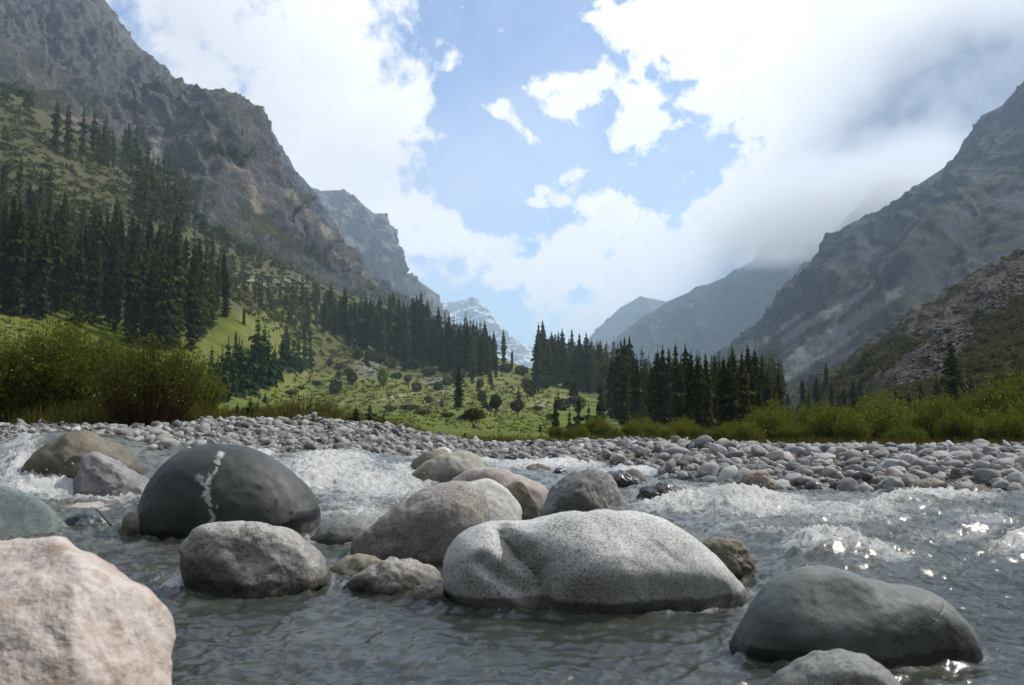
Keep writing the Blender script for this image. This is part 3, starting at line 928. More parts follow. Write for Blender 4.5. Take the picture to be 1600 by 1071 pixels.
def boulder(name, label, outline, D, depth, mat, wl=0.0, seed=1, sub=5, amp=.03, wlen=.45, facets=0.0, sink=.35, pw=.82, post=None, hook=None, tilt=0.0, group=None, cuts=(), wet_h=None, ncut=4, cutk=.05):
    """a stone whose front outline (left waterline, over the top, right waterline) is given in photograph pixels at its own distance D"""
    P = np.array([at(a, b_, D) for a, b_ in outline])
    x, z = P[:, 0], P[:, 2]
    xc = .5 * (x[0] + x[-1])
    zb = min(z[0], z[-1])
    ht = z.max() - zb
    zc = zb + .22 * ht
    # close the outline below the water
    wd = .5 * abs(x[-1] - x[0])
    th0 = math.atan2(z[-1] - zc, x[-1] - xc)
    tx, tz = list(x), list(z)
    sk = sink * ht + .04
    for q in np.linspace(0, 1, 7)[1:-1]:
        ang = -math.pi * q
        tx.append(xc + wd * .93 * math.cos(ang))
        tz.append(zb - sk * abs(math.sin(ang)))
    tx, tz = np.array(tx), np.array(tz)
    th = np.arctan2(tz - zc, tx - xc)
    rr = np.hypot(tx - xc, tz - zc)
    o_ = np.argsort(th)
    th, rr = th[o_], rr[o_]
    thf = np.linspace(-math.pi, math.pi, 361)
    rf = np.interp(thf, np.r_[th - 2 * math.pi, th, th + 2 * math.pi], np.r_[rr, rr, rr])
    ker = np.exp(-np.linspace(-2, 2, 13) ** 2)
    ker /= ker.sum()
    rf = np.convolve(np.r_[rf[-7:-1], rf, rf[1:7]], ker, 'valid')
    V, Fc = icos(sub)
    nx, ny, nz = V[:, 0], V[:, 1], V[:, 2]
    th_v = np.arctan2(nz, nx)
    rho = np.clip(np.hypot(nx, nz), 0, 1)
    rv = np.interp(th_v, thf, rf)
    rad = rho ** pw * rv
    yy = np.sign(ny) * np.abs(ny) ** .9 * depth
    L = np.stack([np.cos(th_v) * rad, yy, np.sin(th_v) * rad], -1)
    L[:, 1] += tilt * L[:, 2]
    so = seed * 7.13
    r_ = np.random.default_rng(seed)
    cl = [(np.array([r_.uniform(-.7, .7), -1.0 if k_ % 4 else 1.0, r_.uniform(-.3, .9)]), r_.uniform(.72, .9)) for k_ in range(ncut)] + [(np.array(c_, float), h_) for c_, h_ in cuts]
    for nv_, hq in cl:
        nv_ = nv_ / np.linalg.norm(nv_)
        dd = L @ nv_
        lim = dd.max() * hq
        kk = cutk * dd.max()
        over = kk * np.logaddexp(0, (dd - lim) / kk)
        L = L - over[:, None] * nv_
    nrm = np.stack([nx, ny, nz], -1)
    dsp = 1.5 * amp * fbm(L[:, 0] / wlen + so, L[:, 1] / wlen, L[:, 2] / wlen, 4, .5)
    dsp += amp * .4 * fbm(L[:, 0] / (wlen * .22) + so, L[:, 1] / (wlen * .22), L[:, 2] / (wlen * .22), 3, .55)
    if facets:
        cell = perlin(L[:, 0] / (wlen * .8) + so, L[:, 1] / (wlen * .8), L[:, 2] / (wlen * .8) + 3)
        dsp += facets * (np.abs(cell) - .25) + facets * .45 * ridged(L[:, 0] / (wlen * .35), L[:, 1] / (wlen * .35) + so, L[:, 2] / (wlen * .35), 3, .5) - facets * .2
    L = L + nrm * dsp[:, None]
    attrs = {}
    base = np.array([xc, D, wl])
    Wd = L + np.array([xc, D, zc])
    if hook:
        Wd, attrs = hook(Wd, nrm, attrs)
    L = Wd - base
    wh_ = float(wet_h if wet_h is not None else min(.8 * (z.max() - wl), .5))
    attrs['rise'] = L[:, 2] / wh_
    me = mesh_np(name, L, Fc, True, attrs)
    o = obj(name, me, mat, loc=tuple(base))
    STONES.append((xc, D, wd, depth * .95))
    tag(o, label, 'boulder', group)
    return o


def seg_dist(px, py, poly):
    d = np.full(px.shape, 1e9)
    for (x0, y0), (x1, y1) in zip(poly[:-1], poly[1:]):
        dx, dy = x1 - x0, y1 - y0
        t_ = np.clip(((px - x0) * dx + (py - y0) * dy) / (dx * dx + dy * dy), 0, 1)
        d = np.minimum(d, np.hypot(px - x0 - t_ * dx, py - y0 - t_ * dy))
    return d


def vein_hook(Wd, nrm, attrs):
    px, py = proj(Wd)
    fr = nrm[:, 1] < .25
    rx_, ry_ = px, py
    px, py = px + 7 * fbm(rx_ / 16, ry_ / 16, 2.2, 3), py + 7 * fbm(rx_ / 16, ry_ / 16, 7.7, 3)
    d = seg_dist(px, py, [(346, 708), (341, 722), (334, 742), (326, 757), (323, 770), (327, 790), (329, 806), (326, 822)])
    wdt = np.interp(py, [705, 740, 765, 800, 822], [5, 7.5, 9, 5, 3]) * np.clip(.9 + 1.3 * fbm(rx_ / 9, ry_ / 22, 4.4, 3), .25, 1.6)
    d2 = seg_dist(px, py, [(324, 758), (312, 748), (304, 750)])
    d3 = seg_dist(px, py, [(334, 800), (338, 790), (336, 806)])
    v = np.maximum.reduce([np.exp(-(d / wdt) ** 2), .8 * np.exp(-(d2 / 6) ** 2), .6 * np.exp(-(d3 / 3) ** 2)]) * fr
    pit = np.zeros(len(px))  # near-black colour for small spots and along the lower edges
    for (a, b_, r_) in [(382, 731, 3), (432, 786, 4), (404, 762, 2.5), (398, 770, 2), (415, 798, 3), (440, 810, 4), (455, 800, 5), (392, 806, 2)]:
        pit = np.maximum(pit, np.exp(-((px - a) ** 2 + (py - b_) ** 2) / r_ ** 2))
    low = seg_dist(px, py, [(440, 838), (470, 812), (500, 795)])
    pit = np.maximum(pit, (1 - sstep(low, 6, 16)) * .9 * (py > 795))
    pit = np.maximum(pit, sstep(py, 822, 836) * sstep(300 - px, -10, 30) * .9)
    attrs.update(vein=v, pit=pit * fr)
    return Wd, attrs


def crease_hook(Wd, nrm, attrs):
    px, py = proj(Wd)
    fr = sstep(-nrm[:, 1], -.2, .3)
    ctr = np.array([Wd[:, 0].mean(), Wd[:, 1].mean() + .1, 0])
    d = seg_dist(px, py, [(770, 806), (790, 838), (812, 862), (840, 888), (852, 915), (856, 950)])
    wdt = np.interp(py, [806, 840, 900], [7, 11, 20])
    depth = np.interp(py, [800, 840, 900], [.05, .17, .30])
    cut = depth * np.exp(-np.sqrt(d * d + 4) / wdt)
    d2 = seg_dist(px, py, [(752, 882), (790, 905), (830, 925)])
    cut += .10 * np.exp(-(d2 / 11) ** 2)
    d3 = seg_dist(px, py, [(970, 806), (1010, 845), (1060, 880)])
    cut += .006 * np.exp(-(d3 / 4) ** 2)
    push = .16 * np.exp(-((px - 742) / 42) ** 2 - ((py - 880) / 48) ** 2) + .15 * np.exp(-((px - 940) / 85) ** 2 - ((py - 875) / 55) ** 2)
    cut = cut - push
    low = sstep(py, 895, 930) * .05 * sstep(px, 860, 900)
    inw = np.stack([np.zeros(len(px)), np.ones(len(px)) * .9, -np.ones(len(px)) * .35], -1)
    Wd = Wd + inw * ((cut + low) * fr)[:, None]
    return Wd, attrs


M = dict(
    greenblack=stone_mat('dark_greenstone', (.040, .047, .047), (.02, .024, .025), (.072, .08, .078), 60, .25, .75, vein=True, rough=.55, bump=.006, blotch=1.6),
    speckle=stone_mat('white_speckled_granite', (.40, .39, .37), (.04, .037, .033), (.58, .57, .55), 42, .85, .9, moss=.6, stain=.7),
    browngrey=stone_mat('brown_grey_granite', (.27, .258, .24), (.04, .036, .033), (.40, .385, .365), 40, .75, .7, moss=.9, warm=(.19, .165, .13)),
    pale=stone_mat('pale_grey_granite', (.46, .475, .465), (.10, .10, .10), (.62, .63, .625), 54, .9, .85, moss=.4, stain=.22),
    greengrey=stone_mat('green_grey_granite', (.16, .175, .17), (.05, .055, .055), (.27, .285, .275), 36, .75, .7, warm=(.17, .15, .12)),
    slate=stone_mat('blue_grey_stone', (.12, .142, .142), (.05, .06, .06), (.19, .213, .208), 26, .35, .85, patch=(.12, .125, .11), bump=.015),
    pink=stone_mat('pink_white_quartzite', (.44, .375, .345), (.2, .15, .115), (.56, .52, .49), 7, .35, .35, warm=(.27, .19, .14), patch=(.50, .47, .45), bump=.05, blotch=4, scratch=True),
    teal=stone_mat('teal_grey_granite', (.11, .145, .15), (.05, .07, .075), (.22, .265, .265), 30, .7, .6),
    deepblue=stone_mat('dark_slate', (.05, .07, .085), (.02, .03, .04), (.10, .125, .14), 20, .5, .6, rough=.4),
    rosy=stone_mat('pinkish_gneiss', (.30, .255, .235), (.12, .10, .09), (.42, .38, .36), 22, .5, .6, scratch=True),
    brown=stone_mat('brown_wet_boulder', (.13, .115, .085), (.05, .045, .035), (.22, .2, .165), 20, .6, .8, moss=.6, warm=(.16, .15, .09)),
    lilac=stone_mat('lilac_grey_stone', (.22, .215, .225), (.09, .09, .10), (.32, .32, .335), 18, .6, .6),
    yellow=stone_mat('yellow_grey_granite', (.29, .275, .22), (.12, .11, .08), (.42, .41, .38), 26, .55, .5, warm=(.27, .26, .13), scratch=True),
    wetdark=stone_mat('wet_dark_stone', (.045, .045, .05), (.015, .015, .018), (.12, .12, .125), 14, .5, .6, rough=.25),
    tan=stone_mat('tan_stone', (.27, .22, .17), (.13, .11, .09), (.36, .31, .26), 24, .45, .5),
    olive=stone_mat('olive_grey_stone', (.19, .18, .135), (.07, .065, .05), (.28, .27, .22), 26, .6, .7, moss=.7, warm=(.2, .14, .08)),
    white=stone_mat('white_granite', (.45, .44, .42), (.14, .13, .12), (.58, .57, .55), 34, .5, .5, scratch=True),
)

B = boulder
B('boulder', 'huge dark green-black boulder with a white quartz vein down its face', [(222, 850), (216, 822), (222, 795), (232, 770), (250, 742), (270, 718), (292, 704), (312, 697), (338, 693), (365, 695), (398, 704), (432, 722), (462, 745), (485, 775), (497, 802), (498, 820), (490, 848)], 8.35, .62, M['greenblack'], 0, 1, 6, .015, .5, hook=vein_hook, ncut=0)
B('boulder', 'white speckled boulder in front of the dark veined boulder', [(292, 905), (288, 875), (289, 850), (300, 832), (320, 820), (350, 816), (385, 817), (420, 822), (445, 830), (470, 845), (490, 862), (506, 882), (515, 908)], 6.15, .40, M['speckle'], 0, 2, 6, .025, .35, pw=.75, wet_h=.62)
B('boulder', 'brown-grey granite boulder leaning left behind the pale creased boulder', [(549, 878), (548, 858), (556, 840), (585, 820), (610, 803), (640, 781), (665, 765), (690, 756), (720, 753), (745, 760), (758, 778), (763, 800), (762, 830), (748, 862), (730, 885)], 7.1, .42, M['browngrey'], 0, 3, 6, .025, .4, pw=.78)
B('boulder', 'biggest pale granite boulder with a deep crease, middle of the stream', [(694, 920), (693, 895), (697, 868), (708, 846), (724, 831), (748, 820), (775, 815), (800, 816), (830, 814), (870, 804), (920, 800), (970, 801), (1012, 807), (1050, 820), (1085, 840), (1115, 866), (1140, 892), (1162, 918), (1172, 932)], 5.75, .52, M['pale'], 0, 4, 6, .02, .5, pw=.74, hook=crease_hook)
B('boulder', 'dark grey-green granite boulder shaped like a tent behind the pale boulder', [(836, 832), (842, 808), (856, 780), (875, 755), (893, 740), (915, 735), (938, 737), (954, 746), (968, 768), (985, 800), (994, 825)], 7.7, .42, M['greengrey'], .04, 5, 6, .02, .3, facets=.02)
B('boulder', 'blue-grey domed boulder with dark waterline in right foreground', [(1136, 1022), (1152, 992), (1170, 965), (1190, 935), (1215, 910), (1250, 893), (1290, 887), (1322, 893), (1360, 908), (1400, 914), (1440, 920), (1478, 945), (1508, 975), (1522, 1000), (1526, 1022)], 4.5, .36, M['slate'], 0, 6, 6, .012, .3, pw=.78, wet_h=.42)
B('boulder', 'grey stone top rising at the bottom edge in front of the blue-grey boulder', [(1195, 1090), (1240, 1050), (1270, 1032), (1305, 1024), (1340, 1025), (1370, 1035), (1397, 1057), (1412, 1090)], 3.65, .22, M['greengrey'], 0, 7, 5, .012, .2)
B('boulder', 'pink and white blocky boulder closest in the left foreground', [(-330, 1190), (-330, 980), (-200, 870), (-90, 836), (0, 830), (60, 823), (110, 828), (150, 841), (185, 866), (213, 890), (235, 912), (243, 935), (262, 955), (272, 985), (264, 1020), (250, 1060), (240, 1190)], 2.75, .42, M['pink'], 0, 8, 6, .012, .3, facets=.014, pw=.55, ncut=0, wet_h=.05, cutk=.02, cuts=[((.25, -.7, .75), .8), ((.6, -.6, .6), .8), ((-.5, -.8, .3), .75), ((.75, -.7, -.1), .78), ((.05, -.95, .3), .8), ((.5, .2, .8), .82), ((.85, -.1, .6), .86), ((.4, -1, -.2), .84), ((-.05, -.55, 1), .62), ((.55, -.9, .1), .72), ((-.2, -1, .05), .7), ((.9, -.3, .45), .8), ((.2, -.8, .55), .75)])
B('boulder', 'teal-grey granite boulder behind the pink boulder at the left edge', [(-120, 850), (-90, 800), (-40, 768), (0, 760), (30, 770), (60, 789), (84, 808), (94, 845)], 7.9, .4, M['teal'], .05, 9, 5, .012, .3)
B('boulder', 'small dark slate-blue stone between teal boulder and upright shard', [(92, 830), (98, 816), (120, 806), (145, 803), (163, 811), (173, 826)], 8.3, .2, M['deepblue'], .1, 10, 5, .015, .2, facets=.015)
B('boulder', 'flat pinkish stone behind the slate-blue stone', [(83, 815), (95, 797), (115, 789), (135, 786), (160, 791), (182, 797), (194, 815)], 9.3, .3, M['rosy'], .2, 11, 5, .02, .25)
B('boulder', 'narrow upright shard of grey stone beside the dark veined boulder', [(186, 845), (194, 818), (206, 797), (214, 802), (222, 845)], 8.0, .12, M['olive'], .05, 12, 4, .012, .15, facets=.02)
B('boulder', 'big brown boulder with stream pouring over its left side', [(28, 752), (55, 722), (82, 697), (104, 681), (118, 673), (132, 674), (150, 687), (170, 694), (190, 702), (206, 719), (217, 742), (222, 768)], 11.3, .6, M['brown'], .42, 13, 5, .04, .45, facets=.04)
B('boulder', 'lilac-grey wedge boulder against the big brown boulder', [(118, 775), (126, 748), (133, 722), (141, 709), (153, 710), (170, 722), (187, 731), (207, 742), (228, 756), (243, 775)], 10.3, .35, M['lilac'], .3, 14, 5, .03, .3, facets=.03)
B('boulder', 'yellow-grey boulder with green stain in the middle of the rapids', [(637, 758), (643, 742), (658, 729), (680, 718), (700, 711), (716, 705), (732, 705), (748, 713), (760, 726), (768, 750)], 12.2, .5, M['yellow'], .4, 15, 5, .03, .4)
B('boulder', 'rounded olive boulder behind the yellow-grey boulder', [(641, 738), (645, 722), (657, 711), (676, 706), (695, 706), (708, 716), (714, 735)], 13.2, .35, M['olive'], .45, 16, 5, .02, .3)
B('boulder', 'smooth white stone topping the olive boulder', [(674, 716), (681, 703), (692, 699), (703, 703), (709, 716)], 13.6, .25, M['white'], .45, 17, 4, .01, .25)
B('boulder', 'long pinkish boulder between white boulder and yellow-grey boulder', [(690, 775), (715, 742), (748, 730), (775, 730), (802, 740), (832, 752), (856, 765), (864, 790), (860, 812)], 9.9, .5, M['rosy'], .2, 18, 5, .025, .35)
B('boulder', 'white smooth boulder right behind the brown-grey granite boulder', [(700, 800), (715, 765), (735, 752), (760, 749), (788, 763), (808, 781), (817, 800), (814, 822)], 8.7, .35, M['white'], .12, 19, 5, .02, .35)
B('boulder', 'dark brown stone in the gap beside the tent-shaped boulder', [(786, 780), (789, 760), (801, 752), (815, 755), (831, 774), (846, 796), (850, 822)], 9.1, .25, M['brown'], .15, 20, 5, .02, .25)
B('boulder', 'low dark wet rock with water streaming behind the tent-shaped boulder', [(938, 762), (945, 744), (965, 738), (988, 744), (1001, 755), (1006, 766)], 12.9, .35, M['wetdark'], .2, 21, 5, .03, .25, facets=.03)
B('boulder', 'rounded brown cobble behind the low dark wet rock', [(974, 748), (978, 736), (988, 732), (1001, 738), (1008, 748), (1009, 756)], 13.6, .2, M['olive'], .22, 22, 4, .01, .2)
B('boulder', 'dark rock awash in white water right of the tent-shaped boulder', [(996, 788), (1001, 770), (1015, 760), (1036, 757), (1056, 762), (1067, 776), (1070, 790)], 11.2, .35, M['wetdark'], .14, 23, 5, .04, .2, facets=.04)
B('boulder', 'low brown-black rock in midstream below the gravel bar', [(816, 738), (824, 730), (838, 727), (852, 729), (864, 739)], 15.4, .3, M['brown'], .28, 24, 4, .02, .2, facets=.02)
B('boulder', 'small dark stone beside the low brown-black midstream rock', [(862, 742), (868, 735), (876, 732), (884, 738), (888, 744)], 15, .2, M['wetdark'], .27, 25, 4, .02, .15)
B('boulder', 'brown striped rock at the right end of the pale creased boulder', [(1094, 880), (1099, 851), (1112, 842), (1132, 840), (1150, 847), (1166, 861), (1180, 880), (1178, 895)], 6.5, .2, M['brown'], .0, 26, 5, .02, .15, facets=.02)
B('boulder', 'small olive mossy stone right of the white speckled boulder', [(506, 910), (522, 882), (548, 870), (576, 868), (597, 877), (608, 908)], 6.5, .2, M['olive'], 0, 27, 5, .015, .2)
B('boulder', 'low dark speckled stone under the brown-grey granite boulder', [(536, 920), (560, 896), (590, 885), (624, 878), (652, 883), (680, 889), (692, 920)], 6.05, .2, M['browngrey'], 0, 28, 5, .02, .2, facets=.015)
B('boulder', 'small pink stone at the left foot of the pale creased boulder', [(645, 932), (655, 913), (672, 905), (690, 911), (703, 932)], 5.75, .12, M['rosy'], 0, 29, 5, .012, .12, facets=.015)
B('boulder', 'dark wet slab between the dark veined and brown-grey boulders', [(478, 862), (494, 833), (518, 816), (545, 808), (575, 811), (590, 862)], 7.75, .3, M['greengrey'], .12, 30, 5, .015, .3)
B('boulder', 'tan angular boulder at the foot of the gravel bar', [(1160, 758), (1167, 742), (1181, 736), (1195, 735), (1203, 746), (1209, 763)], 12.7, .3, M['tan'], .2, 31, 5, .015, .25, facets=.02)
B('boulder', 'dark green-black wet stone awash near the gravel bar', [(1370, 784), (1380, 769), (1395, 764), (1410, 767), (1421, 775), (1424, 786)], 11.8, .25, M['wetdark'], .16, 32, 5, .02, .15, facets=.02)
B('boulder', 'black rounded stone in the stream with a tan stone behind it', [(1482, 818), (1493, 803), (1511, 799), (1527, 804), (1538, 818)], 10.1, .22, M['deepblue'], .1, 33, 5, .015, .2)
B('boulder', 'small tan stone behind the black rounded stone', [(1510, 808), (1516, 795), (1524, 789), (1533, 791), (1548, 812)], 10.5, .15, M['tan'], .1, 34, 4, .01, .15)
B('boulder', 'long black rock with a white streak at the right edge', [(1545, 818), (1555, 806), (1570, 799), (1586, 795), (1605, 795), (1630, 800), (1650, 820)], 10.2, .3, M['wetdark'], .1, 35, 5, .02, .2, facets=.02)
B('boulder', 'orange-tan cracked stone on the edge of the gravel bar', [(1358, 757), (1362, 745), (1370, 737), (1381, 738), (1391, 751), (1392, 760)], 13.0, .22, M['tan'], .22, 36, 4, .01, .2, facets=.02)
B('boulder', 'flat olive-grey boulder where gravel bar meets the stream', [(1420, 770), (1428, 757), (1445, 751), (1464, 750), (1477, 755), (1480, 768)], 12.2, .3, M['olive'], .18, 37, 5, .012, .25)
B('boulder', 'pointed grey stone beside the flat olive-grey boulder', [(1411, 766), (1416, 742), (1424, 741), (1438, 752), (1442, 766)], 12.5, .15, M['lilac'], .2, 38, 4, .01, .2)
B('boulder', 'small dark dome standing in the shallows below the gravel bar', [(1259, 763), (1264, 754), (1270, 752), (1280, 758), (1283, 765)], 12.6, .15, M['wetdark'], .18, 39, 4, .01, .15)
B('boulder', 'dark rock poking out of the white rapids', [(526, 783), (534, 765), (542, 760), (550, 767), (556, 783)], 10.9, .2, M['wetdark'], .3, 40, 4, .03, .15, facets=.03)
B('boulder', 'grey boulder on the left bank at the foot of the bushes', [(139, 680), (142, 666), (150, 662), (160, 663), (166, 680)], 16.5, .25, M['lilac'], .8, 41, 4, .02, .2)
B('boulder', 'pointed grey boulder on the left bank below the red-stemmed bush', [(224, 688), (230, 672), (238, 668), (250, 676), (254, 688)], 15.5, .25, M['lilac'], .8, 42, 4, .02, .2)
B('boulder', 'pinkish low stone on the water behind the flat olive-grey boulder', [(1090, 755), (1100, 745), (1112, 744), (1122, 757)], 13.4, .2, M['teal'], .2, 43, 4, .01, .2)
B('boulder', 'smooth pale stone barely above the water left of the speckled boulder', [(240, 925), (262, 908), (290, 903), (320, 908), (345, 925)], 6.2, .25, M['pale'], 0, 44, 4, .01, .2)
B('boulder', 'big light grey stone on the gravel bar at the right edge', [(1578, 725), (1583, 711), (1598, 707), (1618, 710), (1626, 726)], 16.5, .35, M['lilac'], .3, 45, 4, .01, .3)

w_me, (WX, WY, WZ, WF) = make_water()
water_o = tag(obj('water', w_me, m_water), kind='structure')

# splash drops thrown up from the rapids
sel = np.nonzero((WF.ravel() > .55))[0]
V1, F1 = icos(1)
k = rng.choice(sel, 900)
hgt = rng.exponential(.07, 900)
C = np.stack([WX.ravel()[k] + rng.normal(0, .05, 900), WY.ravel()[k] + rng.normal(0, .05, 900), WZ.ravel()[k] + .01 + hgt], -1)
extra = []
for _ in range(70):
    px_, py_ = rng.uniform(0, 1600), rng.uniform(560, 700)
    extra.append(at(px_, py_, rng.uniform(8, 12)))
C = np.concatenate([C, np.array(extra)], 0)
rad = np.r_[rng.uniform(.003, .009, 900), rng.uniform(.003, .006, 70)]
VD = (V1[None] * rad[:, None, None] * np.array([1, 1, 1.3]) + C[:, None]).reshape(-1, 3)
FD = (F1[None] + (np.arange(len(C)) * len(V1))[:, None, None]).reshape(-1, 3)
m_drop, t, out = new_mat('water_drops')
principled(t, out, (.75, .77, .8), .15, None, .6)
tag(obj('spray', mesh_np('spray', VD, FD), m_drop), kind='stuff', label='white water drops flying above the rapids')

# a stick lodged between the stones on the left
def tube(pts, rads, sides=6):
    pts = np.asarray(pts, float)
    n = len(pts)
    V, Fs = [], []
    tan = np.gradient(pts, axis=0)
    for i in range(n):
        tdir = tan[i] / (np.linalg.norm(tan[i]) + 1e-9)
        a = np.cross(tdir, [0, 0, 1.0]) if abs(tdir[2]) < .95 else np.cross(tdir, [1.0, 0, 0])
        a /= np.linalg.norm(a)
        b_ = np.cross(tdir, a)
        for k in range(sides):
            an = 2 * math.pi * k / sides
            V.append(pts[i] + rads[i] * (math.cos(an) * a + math.sin(an) * b_))
    for i in range(n - 1):
        for k in range(sides):
            k2 = (k + 1) % sides
            Fs.append((i * sides + k, i * sides + k2, (i + 1) * sides + k2, (i + 1) * sides + k))
    return np.array(V), np.array(Fs)


m_bark, t, out = new_mat('bark')
p = t.obj()
principled(t, out, t.ramp(t.noise(t.mapping(p, (6, 6, 1)), 3, 5, .7), [(.3, (.03, .024, .018)), (.7, (.11, .09, .07))]), .9)
a, b_ = at(149, 795, 8.2), at(173, 821, 7.6)
v_, f_ = tube([a, .5 * (a + b_) + [0, 0, .01], b_], [.006, .009, .011])
tag(obj('stick', mesh_np('stick', v_, f_), m_bark), 'thin dark stick lodged over the slate-blue stone', 'stick')

# ------------------------------------------------------------------ cobbles on the banks
def cobble_mat(name, island):
    m, t, out = new_mat(name)
    p = t.obj()
    rnd = t.new('ShaderNodeNewGeometry').outputs['Random Per Island'] if island else t.new('ShaderNodeObjectInfo').outputs['Random']
    c = t.ramp(rnd, [(0, (.05, .052, .055)), (.12, (.16, .162, .165)), (.28, (.31, .312, .315)), (.48, (.23, .233, .24)), (.62, (.40, .402, .405)), (.74, (.27, .25, .225)), (.84, (.34, .344, .35)), (.93, (.10, .11, .12)), (1, (.48, .48, .475))])
    sc_ = 22 if island else 8
    c = t.mix(t.step(t.noise(p, sc_, 4, .7), .52, .68, 0, .5), c, (.09, .085, .08))
    c = t.mix(t.step(t.noise(p, sc_ * .35, 4, .7), .52, .7, 0, .35), c, (.46, .45, .44))
    principled(t, out, c, .78, t.bump(t.noise(p, sc_, 4, .7), .4, .02), .3)
    return m


m_cob = cobble_mat('river_cobble', False)
m_cobs = cobble_mat('river_gravel', True)


def cobble_shape(sub, seed):
    V, Fc = icos(sub)
    r_ = np.random.default_rng(seed)
    s = np.array([1.0, r_.uniform(.6, .95), r_.uniform(.45, .8)])
    L = np.sign(V) * np.abs(V) ** r_.uniform(.78, 1.0)
    L = L * s
    d = .26 * fbm(V[:, 0] * 1.1 + seed, V[:, 1] * 1.1, V[:, 2] * 1.1, 3) + .05 * ridged(V[:, 0] * 1.9, V[:, 1] * 1.9 + seed, V[:, 2] * 1.9, 2)
    return L * (1 + d)[:, None], Fc


COB = [mesh_np('cobble', *cobble_shape(3, 100 + i)) for i in range(12)]
COBS = [cobble_shape(1, 200 + i) for i in range(14)]


def bank_points(n):
    u = rng.uniform(-.85, .85, n)
    D = rng.uniform(9.5, 29, n)
    X, Y = u * D, D
    g = ground_h(X, Y)
    w = water_s(X, Y)
    bt = bank_top(X, Y)
    ok = (g > w - .03) & (D < bt + .8)
    return X[ok], Y[ok], g[ok], (g - w)[ok]


X_, Y_, Z_, hw = bank_points(60000)
size = .048 * np.exp(rng.normal(0, .5, len(X_)))
size = np.clip(size, .025, .115)
right = (X_ > 2)
size = np.where(right, size * 1.25, size)
pick = rng.permutation(len(X_))[:12500]
ang = size[pick] / Y_[pick]
order = pick[np.argsort(-ang)]
# keep the big ones from sitting in one another
big, cells = [], []
for i in order[:1500]:
    if len(big) >= 290:
        break
    okk = True
    for j in big:
        dx, dy = X_[i] - X_[j], Y_[i] - Y_[j]
        if dx * dx + dy * dy < (.8 * (size[i] + size[j])) ** 2:
            okk = False
            break
    if okk:
        big.append(i)
bigset = set(big)
for n_, i in enumerate(big):
    o = obj('cobble', COB[n_ % 12], m_cob)
    s = size[i] * 1.2
    o.scale = (s * rng.uniform(.85, 1.2), s, s * rng.uniform(.85, 1.1))
    o.rotation_euler = (rng.normal(0, .38), rng.normal(0, .38), rng.uniform(0, 6.28))
    o.location = (X_[i], Y_[i], Z_[i] + s * rng.uniform(.05, .45))
    pxi = 800 + F * X_[i] / Y_[i]
    wet_side = hw[i] < .12
    zone = int(np.searchsorted([330, 430, 520, 620, 720, 880, 1040, 1160, 1280, 1400, 1500], pxi))
    where = ['below the left-hand willow bushes', 'right below the red-stemmed willow', 'below the low reddish thicket', 'below the little spruces of the stony bank', 'at the right end of the steep stony bank', 'below the meadow stump', 'below the low shrubs of the bank',
             'left of the tan angular boulder', 'beside the tan angular boulder', 'beside the orange-tan cracked stone', 'behind the flat olive-grey boulder', 'near the big light grey stone'][zone]
    if pxi < 330:
        lab, gr = 'rounded grey cobble on the left bank ' + where, 'left bank cobbles ' + where
    elif pxi < 720:
        lab, gr = 'grey cobble in the steep stony bank ' + where, 'stony bank cobbles ' + where
    elif pxi < 1040:
        lab, gr = 'small grey cobble on the low gravel bank ' + where, 'low bank cobbles ' + where
    elif wet_side:
        lab, gr = 'grey cobble at the waterline of the gravel bar ' + where, 'waterline cobbles ' + where
    else:
        lab, gr = 'dry rounded cobble on top of the gravel bar ' + where, 'dry cobbles ' + where
    tag(o, lab, 'cobble', gr)

rest = [i for i in pick if i not in bigset]
Vs, Fs, off = [], [], 0
nR = len(rest)
for q in range(14):
    ids = np.array(rest[q::14])
    L, Fc = COBS[q]
    s = size[ids] * 1.2
    an = rng.uniform(0, 6.28, len(ids))
    ca, sa = np.cos(an)[:, None], np.sin(an)[:, None]
    x = (L[None, :, 0] * ca - L[None, :, 1] * sa) * s[:, None] + X_[ids][:, None]
    y = (L[None, :, 0] * sa + L[None, :, 1] * ca) * s[:, None] + Y_[ids][:, None]
    tl = rng.normal(0, .4, (len(ids), 1))
    z = (L[None, :, 2] + tl * L[None, :, 0]) * s[:, None] + (Z_[ids] + .12 * s)[:, None]
    Vs.append(np.stack([x, y, z], -1).reshape(-1, 3))
    Fs.append((Fc[None] + (off + np.arange(len(ids)) * len(L))[:, None, None]).reshape(-1, 3))
    off += len(ids) * len(L)
tag(obj('gravel', mesh_np('gravel', np.concatenate(Vs), np.concatenate(Fs)), m_cobs), 'loose grey river stones covering both banks', kind='stuff')

# ------------------------------------------------------------------ foliage materials
def leaf_mat(name, stops, trans=.35, island=True, rough=.6, vary=.35):
    m, t, out = new_mat(name)
    rnd = t.new('ShaderNodeNewGeometry').outputs['Random Per Island']
    ob = t.new('ShaderNodeObjectInfo').outputs['Random']
    c = t.ramp(t.add(t.mul(rnd, 1 - vary), t.mul(ob, vary)), stops)
    b = t.new('ShaderNodeBsdfDiffuse')
    t.put(b.inputs[0], c)
    tr = t.new('ShaderNodeBsdfTranslucent')
    t.put(tr.inputs[0], c)
    mx = t.new('ShaderNodeMixShader')
    mx.inputs[0].default_value = trans
    t.l.new(b.outputs[0], mx.inputs[1])
    t.l.new(tr.outputs[0], mx.inputs[2])
    t.l.new(mx.outputs[0], out.inputs[0])
    return m


